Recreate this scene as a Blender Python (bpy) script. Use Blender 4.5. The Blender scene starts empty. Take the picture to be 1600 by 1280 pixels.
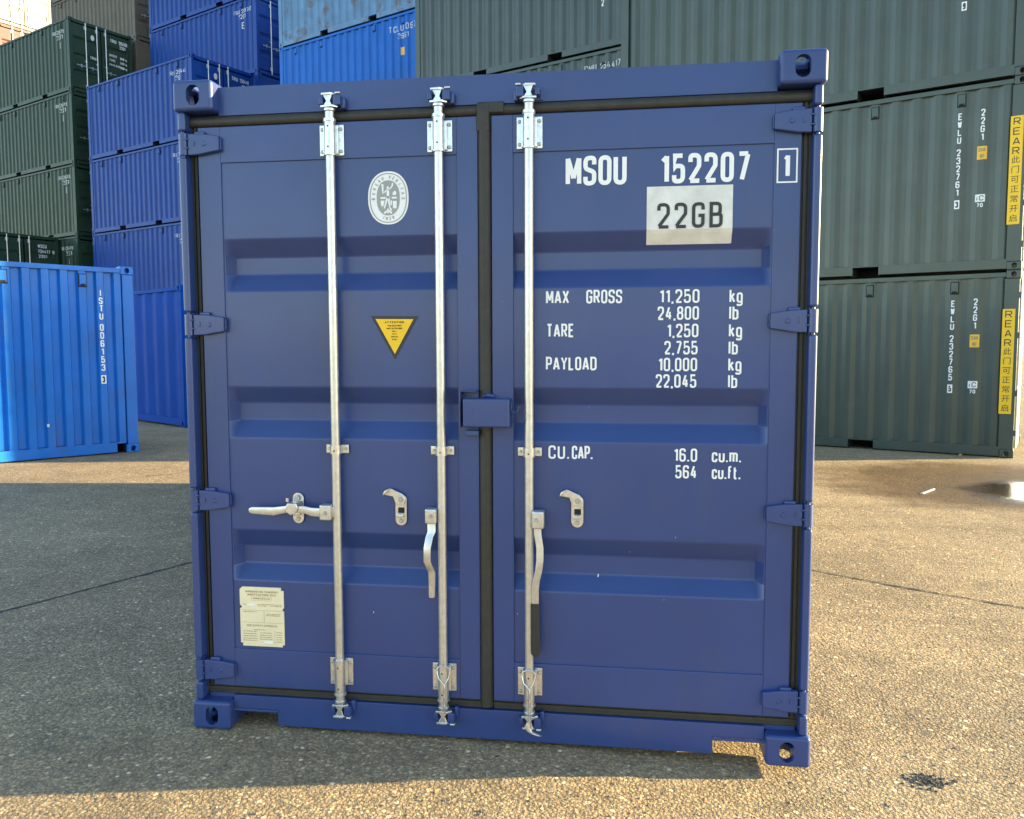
import bpy, bmesh, math, random
from mathutils import Vector, Matrix
random.seed(7)
R = math.radians
scene = bpy.context.scene
COL = scene.collection

# ------------------------------------------------------------------ camera, sky, sun, exposure
cam_d = bpy.data.cameras.new('camera')
cam = bpy.data.objects.new('camera', cam_d); COL.objects.link(cam)
cam_d.sensor_width = 36.0; cam_d.lens = 36.0 * 1283.04 / 1600.0
cam_d.clip_start = 0.05; cam_d.clip_end = 3000
yaw, pitch, roll = -0.139934, -0.076333, -0.002544
_f = Vector((math.sin(yaw) * math.cos(pitch), math.cos(yaw) * math.cos(pitch), math.sin(pitch)))
_r = Vector((math.cos(yaw), -math.sin(yaw), 0)); _u = _r.cross(_f)
_r2 = _r * math.cos(roll) + _u * math.sin(roll); _u2 = -_r * math.sin(roll) + _u * math.cos(roll)
cam.matrix_world = Matrix(((_r2.x, _u2.x, -_f.x, 0.537424), (_r2.y, _u2.y, -_f.y, -3.047796), (_r2.z, _u2.z, -_f.z, 1.560218), (0, 0, 0, 1)))
scene.camera = cam

SUN_EL, SUN_B = R(11.5), R(11.7)          # low sun from the right, slightly behind the container
world = bpy.data.worlds.new('World'); scene.world = world; world.use_nodes = True
wn = world.node_tree.nodes; wl = world.node_tree.links
sky = wn.new('ShaderNodeTexSky'); sky.sky_type = 'NISHITA'; sky.sun_disc = False
sky.sun_elevation = SUN_EL; sky.sun_rotation = R(90) - SUN_B
sky.air_density = 1.0; sky.dust_density = 0.25; sky.ozone_density = 1.0
wn['Background'].inputs['Strength'].default_value = 0.125
wl.new(sky.outputs['Color'], wn['Background'].inputs['Color'])
sun_d = bpy.data.lights.new('sun', 'SUN'); sun_d.energy = 4.9; sun_d.angle = R(0.5); sun_d.color = (1.0, 0.80, 0.42)
sun = bpy.data.objects.new('sun', sun_d); COL.objects.link(sun)
_to = Vector((math.cos(SUN_EL) * math.cos(SUN_B), math.cos(SUN_EL) * math.sin(SUN_B), math.sin(SUN_EL)))
sun.rotation_euler = _to.to_track_quat('Z', 'Y').to_euler()
sun.location = _to * 40
vs = scene.view_settings
vs.view_transform = 'Standard'; vs.look = 'None'; vs.gamma = 1.0; vs.use_curve_mapping = False
vs.exposure = 2.33

# ------------------------------------------------------------------ materials
def new_mat(name):
    m = bpy.data.materials.new(name); m.use_nodes = True
    return m, m.node_tree.nodes, m.node_tree.links, m.node_tree.nodes['Principled BSDF']
def node(ns, t, **kw):
    n = ns.new(t)
    for k, v in kw.items():
        if k in n.inputs: n.inputs[k].default_value = v
        else: setattr(n, k, v)
    return n
def ramp(ns, stops):
    r = ns.new('ShaderNodeValToRGB'); cr = r.color_ramp
    while len(cr.elements) < len(stops): cr.elements.new(0.5)
    for e, (p, c) in zip(cr.elements, stops):
        e.position = p; e.color = (c[0], c[1], c[2], 1) if isinstance(c, tuple) else (c, c, c, 1)
    return r
def paint(name, col, rough=0.42, coat=0.15, var=0.12, dirt=0.25, dirtcol=(0.10, 0.085, 0.065), bump=0.05, rust=0.0, rustscale=3.0, spec=0.5, waves=0.0):
    m, ns, L, b = new_mat(name)
    tc = node(ns, 'ShaderNodeTexCoord')
    n1 = node(ns, 'ShaderNodeTexNoise', Scale=1.7, Detail=6.0, Roughness=0.6)
    L.new(tc.outputs['Object'], n1.inputs['Vector'])
    mixa = node(ns, 'ShaderNodeMix', data_type='RGBA')
    c1 = tuple(c * (1 - var) for c in col); c2 = tuple(min(1, c * (1 + var)) for c in col)
    r1 = ramp(ns, [(0.3, c1), (0.7, c2)]); L.new(n1.outputs['Fac'], r1.inputs['Fac'])
    # vertical dirt streaks
    mp = node(ns, 'ShaderNodeMapping'); mp.inputs['Scale'].default_value = (14, 14, 0.7)
    L.new(tc.outputs['Object'], mp.inputs['Vector'])
    n2 = node(ns, 'ShaderNodeTexNoise', Scale=1.0, Detail=5.0, Roughness=0.65); L.new(mp.outputs['Vector'], n2.inputs['Vector'])
    n3 = node(ns, 'ShaderNodeTexNoise', Scale=2.6, Detail=4.0); L.new(tc.outputs['Object'], n3.inputs['Vector'])
    mul = node(ns, 'ShaderNodeMath', operation='MULTIPLY'); L.new(n2.outputs['Fac'], mul.inputs[0]); L.new(n3.outputs['Fac'], mul.inputs[1])
    r2 = ramp(ns, [(0.27, 0.0), (0.46, dirt)]); L.new(mul.outputs[0], r2.inputs['Fac'])
    mixa.inputs['B'].default_value = (*dirtcol, 1)
    L.new(r1.outputs['Color'], mixa.inputs['A']); L.new(r2.outputs['Color'], mixa.inputs['Factor'])
    last = mixa.outputs['Result']
    # fine pale scuffs
    n5 = node(ns, 'ShaderNodeTexNoise', Scale=55.0, Detail=2.0); L.new(tc.outputs['Object'], n5.inputs['Vector'])
    r5 = ramp(ns, [(0.74, 0.0), (0.80, 0.35)]); L.new(n5.outputs['Fac'], r5.inputs['Fac'])
    mx5 = node(ns, 'ShaderNodeMix', data_type='RGBA'); mx5.inputs['B'].default_value = (*[min(1, c * 1.8 + 0.05) for c in col], 1)
    L.new(r5.outputs['Color'], mx5.inputs['Factor']); L.new(last, mx5.inputs['A']); last = mx5.outputs['Result']
    if rust > 0:
        n4 = node(ns, 'ShaderNodeTexNoise', Scale=rustscale, Detail=9.0, Roughness=0.7); L.new(tc.outputs['Object'], n4.inputs['Vector'])
        r4 = ramp(ns, [(0.60 - 0.1 * rust, 0.0), (0.68, min(1, rust * 1.4))]); L.new(n4.outputs['Fac'], r4.inputs['Fac'])
        mb = node(ns, 'ShaderNodeMix', data_type='RGBA'); mb.inputs['B'].default_value = (0.11, 0.05, 0.025, 1)
        L.new(r4.outputs['Color'], mb.inputs['Factor']); L.new(last, mb.inputs['A']); last = mb.outputs['Result']
    L.new(last, b.inputs['Base Color'])
    rr = node(ns, 'ShaderNodeMapRange'); rr.inputs['To Min'].default_value = rough * 0.85; rr.inputs['To Max'].default_value = rough * 1.25
    L.new(n3.outputs['Fac'], rr.inputs['Value']); L.new(rr.outputs['Result'], b.inputs['Roughness'])
    b.inputs['Specular IOR Level'].default_value = spec
    b.inputs['Coat Weight'].default_value = coat; b.inputs['Coat Roughness'].default_value = 0.16
    nb = node(ns, 'ShaderNodeTexNoise', Scale=260.0, Detail=2.0); L.new(tc.outputs['Object'], nb.inputs['Vector'])
    bp = node(ns, 'ShaderNodeBump', Strength=bump, Distance=0.002); L.new(nb.outputs['Fac'], bp.inputs['Height'])
    if waves > 0:   # slight buckling of the sheet steel
        nw = node(ns, 'ShaderNodeTexNoise', Scale=2.2, Detail=1.0); L.new(tc.outputs['Object'], nw.inputs['Vector'])
        b2 = node(ns, 'ShaderNodeBump', Strength=waves, Distance=0.05); L.new(nw.outputs['Fac'], b2.inputs['Height'])
        L.new(b2.outputs['Normal'], bp.inputs['Normal'])
    L.new(bp.outputs['Normal'], b.inputs['Normal'])
    return m
def plain(name, col, rough=0.6, metal=0.0, var=0.08, scale=20.0, bump=0.0):
    m, ns, L, b = new_mat(name)
    tc = node(ns, 'ShaderNodeTexCoord')
    n = node(ns, 'ShaderNodeTexNoise', Scale=scale, Detail=5.0, Roughness=0.6); L.new(tc.outputs['Object'], n.inputs['Vector'])
    r = ramp(ns, [(0.3, tuple(c * (1 - var) for c in col)), (0.7, tuple(min(1, c * (1 + var)) for c in col))])
    L.new(n.outputs['Fac'], r.inputs['Fac']); L.new(r.outputs['Color'], b.inputs['Base Color'])
    b.inputs['Roughness'].default_value = rough; b.inputs['Metallic'].default_value = metal
    if bump:
        bp = node(ns, 'ShaderNodeBump', Strength=bump, Distance=0.002); L.new(n.outputs['Fac'], bp.inputs['Height']); L.new(bp.outputs['Normal'], b.inputs['Normal'])
    return m

M = {}
M['navy'] = paint('navy_paint', (0.019, 0.045, 0.172), rough=0.40, coat=0.28, var=0.10, dirt=0.14, bump=0.06, waves=0.16)
M['navy_cast'] = paint('navy_casting_paint', (0.019, 0.045, 0.172), rough=0.45, coat=0.15, var=0.12, dirt=0.22, bump=0.10, rust=0.16, rustscale=11.0)
M['navy_far'] = paint('far_navy_paint', (0.003, 0.046, 0.26), spec=0.22, coat=0.0, rough=0.45, var=0.10, dirt=0.18, bump=0.0, rust=0.10)
M['azure'] = paint('azure_paint', (0.006, 0.135, 0.52), spec=0.3, coat=0.05, rough=0.38, var=0.12, dirt=0.30, bump=0.03, waves=0.05)
M['shaded'] = paint('shaded_azure_paint', (0.0005, 0.056, 0.33), spec=0.05, coat=0.0, rough=0.55, var=0.08, dirt=0.15, bump=0.0)  # azure blue again, with the shade between its neighbours put into the colour
M['bright'] = paint('bright_blue_paint', (0.004, 0.115, 0.48), spec=0.22, coat=0.0, rough=0.42, var=0.10, dirt=0.15, bump=0.0)
M['faded'] = paint('faded_blue_paint', (0.09, 0.21, 0.38), rough=0.60, var=0.22, dirt=0.5, bump=0.0, rust=0.75, rustscale=1.8)
M['slate'] = paint('slate_green_paint', (0.040, 0.059, 0.047), coat=0.15, rough=0.38, var=0.16, dirt=0.30, rust=0.08, bump=0.0, waves=0.04)
M['teal'] = paint('dark_teal_paint', (0.032, 0.052, 0.047), coat=0.15, rough=0.40, var=0.16, dirt=0.30, rust=0.06, bump=0.0)
M['green'] = paint('forest_green_paint', (0.017, 0.042, 0.024), spec=0.25, coat=0.0, rough=0.45, var=0.12, dirt=0.3, bump=0.0, rust=0.12)
M['olive'] = paint('olive_grey_paint', (0.105, 0.092, 0.068), spec=0.3, coat=0.0, rough=0.55, var=0.12, dirt=0.3, bump=0.0, rust=0.12)
M['white_c'] = paint('white_container_paint', (0.30, 0.30, 0.265), rough=0.5, var=0.06, dirt=0.35, bump=0.0, rust=0.10)
M['red_c'] = paint('red_container_paint', (0.075, 0.016, 0.020), rough=0.55, var=0.12, dirt=0.3, bump=0.0, rust=0.2)  # base red darkened to stand in for shade on this stack
M['rubber'] = plain('gasket_rubber', (0.026, 0.024, 0.019), rough=0.55, var=0.25, scale=30, bump=0.2)
M['grip'] = plain('black_grip', (0.020, 0.019, 0.018), rough=0.5, var=0.2)
M['zinc'] = plain('galvanised_steel', (0.60, 0.59, 0.57), rough=0.34, metal=0.80, var=0.12, scale=45, bump=0.12)
M['zinc2'] = plain('galvanised_fittings', (0.66, 0.655, 0.64), rough=0.30, metal=0.85, var=0.16, scale=60, bump=0.12)
M['bolt'] = plain('bolt_steel', (0.40, 0.39, 0.37), rough=0.45, metal=0.7, var=0.2)
M['hole'] = plain('dark_drilled_hole', (0.012, 0.012, 0.012), rough=0.9)
M['white'] = plain('white_vinyl', (0.80, 0.80, 0.79), rough=0.5, var=0.03, scale=90)
M['patch'] = plain('scuffed_white_patch', (0.66, 0.65, 0.62), rough=0.55, var=0.14, scale=14)
M['black'] = plain('black_vinyl', (0.022, 0.022, 0.024), rough=0.5, var=0.1)
M['grey'] = plain('grey_print', (0.30, 0.31, 0.31), rough=0.5, var=0.05)
M['yellow'] = plain('yellow_vinyl', (0.85, 0.52, 0.004), rough=0.45, var=0.04)
M['amber'] = plain('amber_vinyl', (0.80, 0.46, 0.03), rough=0.5, var=0.05)
M['brass'] = plain('data_plate_metal', (0.80, 0.71, 0.49), rough=0.5, metal=0.25, var=0.05, scale=12)
M['ink'] = plain('plate_print', (0.36, 0.27, 0.12), rough=0.6)
M['tar'] = plain('crumbled_tar', (0.045, 0.044, 0.042), rough=0.85, var=0.5, scale=60)
M['under'] = plain('container_underside', (0.02, 0.02, 0.022), rough=0.9)
M['farwhite'] = plain('far_white_lettering', (0.60, 0.61, 0.61), rough=0.6)

def ground_material():
    m, ns, L, b = new_mat('worn_aggregate_asphalt')
    tc = node(ns, 'ShaderNodeTexCoord'); P = tc.outputs['Object']
    v1 = node(ns, 'ShaderNodeTexVoronoi', Scale=74.0); L.new(P, v1.inputs['Vector'])
    v2 = node(ns, 'ShaderNodeTexVoronoi', Scale=210.0); L.new(P, v2.inputs['Vector'])
    sep = node(ns, 'ShaderNodeSeparateColor'); L.new(v1.outputs['Color'], sep.inputs['Color'])
    sep2 = node(ns, 'ShaderNodeSeparateColor'); L.new(v2.outputs['Color'], sep2.inputs['Color'])
    stone = ramp(ns, [(0.0, (0.085, 0.072, 0.058)), (0.25, (0.20, 0.155, 0.105)), (0.5, (0.30, 0.23, 0.145)), (0.72, (0.36, 0.285, 0.185)), (0.88, (0.25, 0.15, 0.08)), (0.96, (0.55, 0.47, 0.35))])
    stone.color_ramp.interpolation = 'LINEAR'; L.new(sep.outputs[0], stone.inputs['Fac'])
    fine = ramp(ns, [(0.0, (0.085, 0.072, 0.058)), (0.5, (0.24, 0.19, 0.13)), (0.9, (0.40, 0.32, 0.22))]); L.new(sep2.outputs[0], fine.inputs['Fac'])
    mix1 = node(ns, 'ShaderNodeMix', data_type='RGBA'); mix1.inputs['Factor'].default_value = 0.45
    L.new(stone.outputs['Color'], mix1.inputs['A']); L.new(fine.outputs['Color'], mix1.inputs['B'])
    v3 = node(ns, 'ShaderNodeTexVoronoi', Scale=34.0); L.new(P, v3.inputs['Vector'])
    sep3 = node(ns, 'ShaderNodeSeparateColor'); L.new(v3.outputs['Color'], sep3.inputs['Color'])
    big = ramp(ns, [(0.80, 0.0), (0.81, 1.0)]); L.new(sep3.outputs[0], big.inputs['Fac'])
    bd = ramp(ns, [(0.26, 1.0), (0.36, 0.0)]); L.new(v3.outputs['Distance'], bd.inputs['Fac'])
    bm_ = node(ns, 'ShaderNodeMath', operation='MULTIPLY'); L.new(big.outputs['Color'], bm_.inputs[0]); L.new(bd.outputs['Color'], bm_.inputs[1])
    bc = ramp(ns, [(0.0, (0.06, 0.055, 0.05)), (0.30, (0.16, 0.12, 0.085)), (0.55, (0.42, 0.33, 0.22)), (0.75, (0.62, 0.54, 0.42)), (1.0, (0.30, 0.16, 0.09))]); L.new(sep3.outputs[1], bc.inputs['Fac'])
    mixs = node(ns, 'ShaderNodeMix', data_type='RGBA'); L.new(bm_.outputs[0], mixs.inputs['Factor']); L.new(bc.outputs['Color'], mixs.inputs['B'])
    # binder between the stones
    rb = ramp(ns, [(0.25, 0.0), (0.62, 0.55)]); L.new(v1.outputs['Distance'], rb.inputs['Fac'])
    mixb = node(ns, 'ShaderNodeMix', data_type='RGBA'); mixb.inputs['B'].default_value = (0.075, 0.066, 0.055, 1)
    L.new(rb.outputs['Color'], mixb.inputs['Factor']); L.new(mix1.outputs['Result'], mixb.inputs['A']); L.new(mixb.outputs['Result'], mixs.inputs['A'])
    # broad worn and stained areas
    n1 = node(ns, 'ShaderNodeTexNoise', Scale=0.55, Detail=7.0, Roughness=0.62); L.new(P, n1.inputs['Vector'])
    r1 = ramp(ns, [(0.30, 0.60), (0.44, 0.86), (0.56, 1.0), (0.72, 1.18)]); L.new(n1.outputs['Fac'], r1.inputs['Fac'])
    mul = node(ns, 'ShaderNodeMix', data_type='RGBA', blend_type='MULTIPLY'); mul.inputs['Factor'].default_value = 1.0
    L.new(mixs.outputs['Result'], mul.inputs['A']); L.new(r1.outputs['Color'], mul.inputs['B'])
    n2 = node(ns, 'ShaderNodeTexNoise', Scale=5.5, Detail=6.0, Roughness=0.7); L.new(P, n2.inputs['Vector'])
    r2 = ramp(ns, [(0.32, 0.80), (0.55, 1.0), (0.8, 1.10)]); L.new(n2.outputs['Fac'], r2.inputs['Fac'])
    mul2 = node(ns, 'ShaderNodeMix', data_type='RGBA', blend_type='MULTIPLY'); mul2.inputs['Factor'].default_value = 1.0
    L.new(mul.outputs['Result'], mul2.inputs['A']); L.new(r2.outputs['Color'], mul2.inputs['B'])
    # wet patch beside the grey stack
    sx = node(ns, 'ShaderNodeSeparateXYZ'); L.new(P, sx.inputs['Vector'])
    nw = node(ns, 'ShaderNodeTexNoise', Scale=1.1, Detail=5.0, Roughness=0.6); L.new(P, nw.inputs['Vector'])
    def blob(cx, cy, rx, ry):
        out = []
        for ax, c, rr_ in (('X', cx, rx), ('Y', cy, ry)):
            s = node(ns, 'ShaderNodeMath', operation='SUBTRACT'); L.new(sx.outputs[ax], s.inputs[0]); s.inputs[1].default_value = c
            d = node(ns, 'ShaderNodeMath', operation='DIVIDE'); L.new(s.outputs[0], d.inputs[0]); d.inputs[1].default_value = rr_
            q = node(ns, 'ShaderNodeMath', operation='MULTIPLY'); L.new(d.outputs[0], q.inputs[0]); L.new(d.outputs[0], q.inputs[1]); out.append(q)
        a = node(ns, 'ShaderNodeMath', operation='ADD'); L.new(out[0].outputs[0], a.inputs[0]); L.new(out[1].outputs[0], a.inputs[1])
        w = node(ns, 'ShaderNodeMath', operation='MULTIPLY_ADD'); L.new(nw.outputs['Fac'], w.inputs[0]); w.inputs[1].default_value = 1.6; L.new(a.outputs[0], w.inputs[2])
        rp = ramp(ns, [(0.0, 1.0), (0.5, 1.0), (0.78, 0.0)])
        mrg = node(ns, 'ShaderNodeMath', operation='MULTIPLY'); L.new(w.outputs[0], mrg.inputs[0]); mrg.inputs[1].default_value = 0.38
        L.new(mrg.outputs[0], rp.inputs['Fac'])
        return rp
    damp = blob(4.9, 6.75, 2.25, 1.9); pud = blob(5.05, 6.15, 0.85, 0.95)
    no = node(ns, 'ShaderNodeTexNoise', Scale=1.25, Detail=4.0, Roughness=0.55); L.new(P, no.inputs['Vector'])
    ro_ = ramp(ns, [(0.62, 1.0), (0.74, 0.72)]); L.new(no.outputs['Fac'], ro_.inputs['Fac'])
    mpt = node(ns, 'ShaderNodeMapping'); mpt.inputs['Rotation'].default_value = (0, 0, 0.5); mpt.inputs['Scale'].default_value = (0.12, 2.2, 1.0); L.new(P, mpt.inputs['Vector'])
    nt = node(ns, 'ShaderNodeTexNoise', Scale=1.0, Detail=5.0, Roughness=0.6); L.new(mpt.outputs['Vector'], nt.inputs['Vector'])
    rt = ramp(ns, [(0.54, 1.0), (0.70, 0.84)]); L.new(nt.outputs['Fac'], rt.inputs['Fac'])
    mo = node(ns, 'ShaderNodeMix', data_type='RGBA', blend_type='MULTIPLY'); mo.inputs['Factor'].default_value = 1.0; L.new(ro_.outputs['Color'], mo.inputs['A']); L.new(rt.outputs['Color'], mo.inputs['B'])
    mo2 = node(ns, 'ShaderNodeMix', data_type='RGBA', blend_type='MULTIPLY'); mo2.inputs['Factor'].default_value = 1.0; L.new(mul2.outputs['Result'], mo2.inputs['A']); L.new(mo.outputs['Result'], mo2.inputs['B'])
    wm = node(ns, 'ShaderNodeMix', data_type='RGBA', blend_type='MULTIPLY'); wm.inputs['Factor'].default_value = 1.0; wm.inputs['B'].default_value = (1.62, 1.46, 1.17, 1)
    L.new(mo2.outputs['Result'], wm.inputs['A'])
    mixd = node(ns, 'ShaderNodeMix', data_type='RGBA', blend_type='MULTIPLY'); mixd.inputs['B'].default_value = (0.36, 0.27, 0.15, 1)
    L.new(damp.outputs['Color'], mixd.inputs['Factor']); L.new(wm.outputs['Result'], mixd.inputs['A'])
    mixp = node(ns, 'ShaderNodeMix', data_type='RGBA', blend_type='MULTIPLY'); mixp.inputs['B'].default_value = (0.45, 0.45, 0.45, 1)
    L.new(pud.outputs['Color'], mixp.inputs['Factor']); L.new(mixd.outputs['Result'], mixp.inputs['A'])
    L.new(mixp.outputs['Result'], b.inputs['Base Color'])
    ro = node(ns, 'ShaderNodeMix', data_type='FLOAT'); L.new(damp.outputs['Color'], ro.inputs['Factor']); ro.inputs['A'].default_value = 0.88; ro.inputs['B'].default_value = 0.72
    ro2 = node(ns, 'ShaderNodeMix', data_type='FLOAT'); L.new(pud.outputs['Color'], ro2.inputs['Factor']); L.new(ro.outputs['Result'], ro2.inputs['A']); ro2.inputs['B'].default_value = 0.13
    L.new(ro2.outputs['Result'], b.inputs['Roughness'])
    # relief of the stones
    h1 = node(ns, 'ShaderNodeMath', operation='MULTIPLY'); L.new(v1.outputs['Distance'], h1.inputs[0]); h1.inputs[1].default_value = -1.0
    h2 = node(ns, 'ShaderNodeMath', operation='MULTIPLY_ADD'); L.new(v2.outputs['Distance'], h2.inputs[0]); h2.inputs[1].default_value = -0.45; L.new(h1.outputs[0], h2.inputs[2])
    h4 = node(ns, 'ShaderNodeMath', operation='MULTIPLY_ADD'); L.new(bm_.outputs[0], h4.inputs[0]); h4.inputs[1].default_value = 0.5; L.new(h2.outputs[0], h4.inputs[2])
    h3 = node(ns, 'ShaderNodeMath', operation='MULTIPLY_ADD'); L.new(n2.outputs['Fac'], h3.inputs[0]); h3.inputs[1].default_value = 2.0; L.new(h4.outputs[0], h3.inputs[2])
    st = node(ns, 'ShaderNodeMath', operation='MULTIPLY_ADD'); L.new(pud.outputs['Color'], st.inputs[0]); st.inputs[1].default_value = -0.52; st.inputs[2].default_value = 0.54
    bp = node(ns, 'ShaderNodeBump', Distance=0.008); L.new(h3.outputs[0], bp.inputs['Height']); L.new(st.outputs[0], bp.inputs['Strength'])
    L.new(bp.outputs['Normal'], b.inputs['Normal'])
    return m
M['ground'] = ground_material()
def chip_material():
    m, ns, L, b = new_mat('loose_stone_chips')
    g = node(ns, 'ShaderNodeNewGeometry')
    r = ramp(ns, [(0.0, (0.08, 0.07, 0.06)), (0.3, (0.20, 0.16, 0.11)), (0.6, (0.30, 0.24, 0.16)), (0.85, (0.22, 0.13, 0.07)), (1.0, (0.50, 0.46, 0.38))])
    L.new(g.outputs['Random Per Island'], r.inputs['Fac']); L.new(r.outputs['Color'], b.inputs['Base Color'])
    b.inputs['Roughness'].default_value = 0.8
    return m
M['chips'] = chip_material()

# ------------------------------------------------------------------ mesh helpers
class MB:
    """collects shapes; build() links them as one mesh object"""
    def __init__(self): self.v = []; self.f = []
    def add(self, vs, fs):
        o = len(self.v); self.v += [tuple(p) for p in vs]; self.f += [tuple(i + o for i in f) for f in fs]; return self
    def box(self, x0, x1, y0, y1, z0, z1, bev=0.0, seg=2):
        if x0 > x1: x0, x1 = x1, x0
        if y0 > y1: y0, y1 = y1, y0
        if z0 > z1: z0, z1 = z1, z0
        vs = [(x, y, z) for x in (x0, x1) for y in (y0, y1) for z in (z0, z1)]
        fs = [(0, 1, 3, 2), (4, 6, 7, 5), (0, 4, 5, 1), (2, 3, 7, 6), (0, 2, 6, 4), (1, 5, 7, 3)]
        if bev <= 0: return self.add(vs, fs)
        return self._bev(vs, fs, bev, seg)
    def _bev(self, vs, fs, bev, seg):
        bm = bmesh.new(); bv = [bm.verts.new(p) for p in vs]
        for f in fs: bm.faces.new([bv[i] for i in f])
        bm.normal_update()
        bmesh.ops.bevel(bm, geom=list(bm.edges), offset=bev, segments=seg, affect='EDGES', profile=0.5, clamp_overlap=True)
        bm.verts.index_update()
        self.add([v.co[:] for v in bm.verts], [[v.index for v in f.verts] for f in bm.faces]); bm.free(); return self
    def prism(self, poly, a0, a1, axis='y', bev=0.0, seg=2):
        """poly in the other two axes (x,z for y; x,y for z; y,z for x)"""
        def P(p, a):
            return (p[0], a, p[1]) if axis == 'y' else (p[0], p[1], a) if axis == 'z' else (a, p[0], p[1])
        n = len(poly); vs = [P(p, a0) for p in poly] + [P(p, a1) for p in poly]
        fs = [tuple(range(n)), tuple(reversed(range(n, 2 * n)))] + [(i, n + i, n + (i + 1) % n, (i + 1) % n) for i in range(n)]
        if bev > 0: return self._bev(vs, fs, bev, seg)
        return self.add(vs, fs)
    def tube(self, path, r, n=10, cap=True):
        """r a number or list; sweeps a circle along path"""
        pts = [Vector(p) for p in path]; rs = r if isinstance(r, (list, tuple)) else [r] * len(pts)
        vs = []; fs = []; up = None
        for i, p in enumerate(pts):
            t = (pts[min(i + 1, len(pts) - 1)] - pts[max(i - 1, 0)])
            if t.length < 1e-9: t = Vector((0, 0, 1))
            t.normalize()
            if up is None: up = Vector((0, 0, 1)) if abs(t.z) < 0.9 else Vector((0, 1, 0))
            s = t.cross(up); s.normalize(); w = s.cross(t); up = w
            for k in range(n):
                a = 2 * math.pi * k / n; vs.append(p + (s * math.cos(a) + w * math.sin(a)) * rs[i])
        for i in range(len(pts) - 1):
            for k in range(n):
                fs.append((i * n + k, i * n + (k + 1) % n, (i + 1) * n + (k + 1) % n, (i + 1) * n + k))
        if cap: fs.append(tuple(reversed(range(n)))); fs.append(tuple(range((len(pts) - 1) * n, len(pts) * n)))
        return self.add(vs, fs)
    def strap(self, path, w, t):
        """flat bar swept along path: path of (x,y,z,tx,tz) centre plus half width direction in x/z"""
        vs = []; fs = []
        for (x, y, z, dx, dz) in path:
            for sy in (-t / 2, t / 2):
                for s in (-1, 1): vs.append((x + s * dx * w / 2, y + sy, z + s * dz * w / 2))
        n = len(path)
        for i in range(n - 1):
            a = i * 4; b_ = a + 4
            fs += [(a, a + 1, b_ + 1, b_), (a + 3, a + 2, b_ + 2, b_ + 3), (a + 1, a + 3, b_ + 3, b_ + 1), (a + 2, a, b_, b_ + 2)]
        fs += [(0, 2, 3, 1), ((n - 1) * 4, (n - 1) * 4 + 1, (n - 1) * 4 + 3, (n - 1) * 4 + 2)]
        return self.add(vs, fs)
    def mesh(self, name, smooth=35):
        me = bpy.data.meshes.new(name); me.from_pydata(self.v, [], self.f)
        bm = bmesh.new(); bm.from_mesh(me); bmesh.ops.recalc_face_normals(bm, faces=list(bm.faces)); bm.to_mesh(me); bm.free()
        if smooth:
            for p_ in me.polygons: p_.use_smooth = True
            if smooth >= 90: return me
            # area-weighted corner normals: flats stay flat, only the small bevels roll over
            ct = math.cos(R(max(smooth, 46)) if smooth > 25 else R(smooth)); fn = [p_.normal.copy() for p_ in me.polygons]; fa = [p_.area for p_ in me.polygons]
            around = [[] for _ in me.vertices]
            for p_ in me.polygons:
                for vi in p_.vertices: around[vi].append(p_.index)
            out = [None] * len(me.loops)
            for p_ in me.polygons:
                n0 = fn[p_.index]
                for li in p_.loop_indices:
                    acc = Vector((0, 0, 0))
                    for fi in around[me.loops[li].vertex_index]:
                        if fn[fi].dot(n0) >= ct: acc += fn[fi] * fa[fi]
                    out[li] = acc.normalized() if acc.length > 1e-12 else n0
            me.normals_split_custom_set(out)
        return me
    def build(self, name, mat, parent=None, smooth=35):
        return obj(name, self.mesh(name, smooth), mat, parent)

def obj(name, me, mat, parent=None):
    o = bpy.data.objects.new(name, me); COL.objects.link(o)
    if mat is not None and not me.materials: me.materials.append(M[mat] if isinstance(mat, str) else mat)
    if parent is not None: o.parent = parent
    return o
def copy_to(src, parent, loc=None):
    c = src.copy(); COL.objects.link(c); c.parent = parent
    if loc is not None: c.location = loc
    return c
def empty(name, loc=(0, 0, 0), rz=0.0):
    o = bpy.data.objects.new(name, None); COL.objects.link(o); o.location = loc; o.rotation_euler = (0, 0, rz); o.empty_display_size = 0.3
    return o
def tag(o, label, cat, group=None):
    o['label'] = label; o['category'] = cat
    if group: o['group'] = group
    return o

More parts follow.
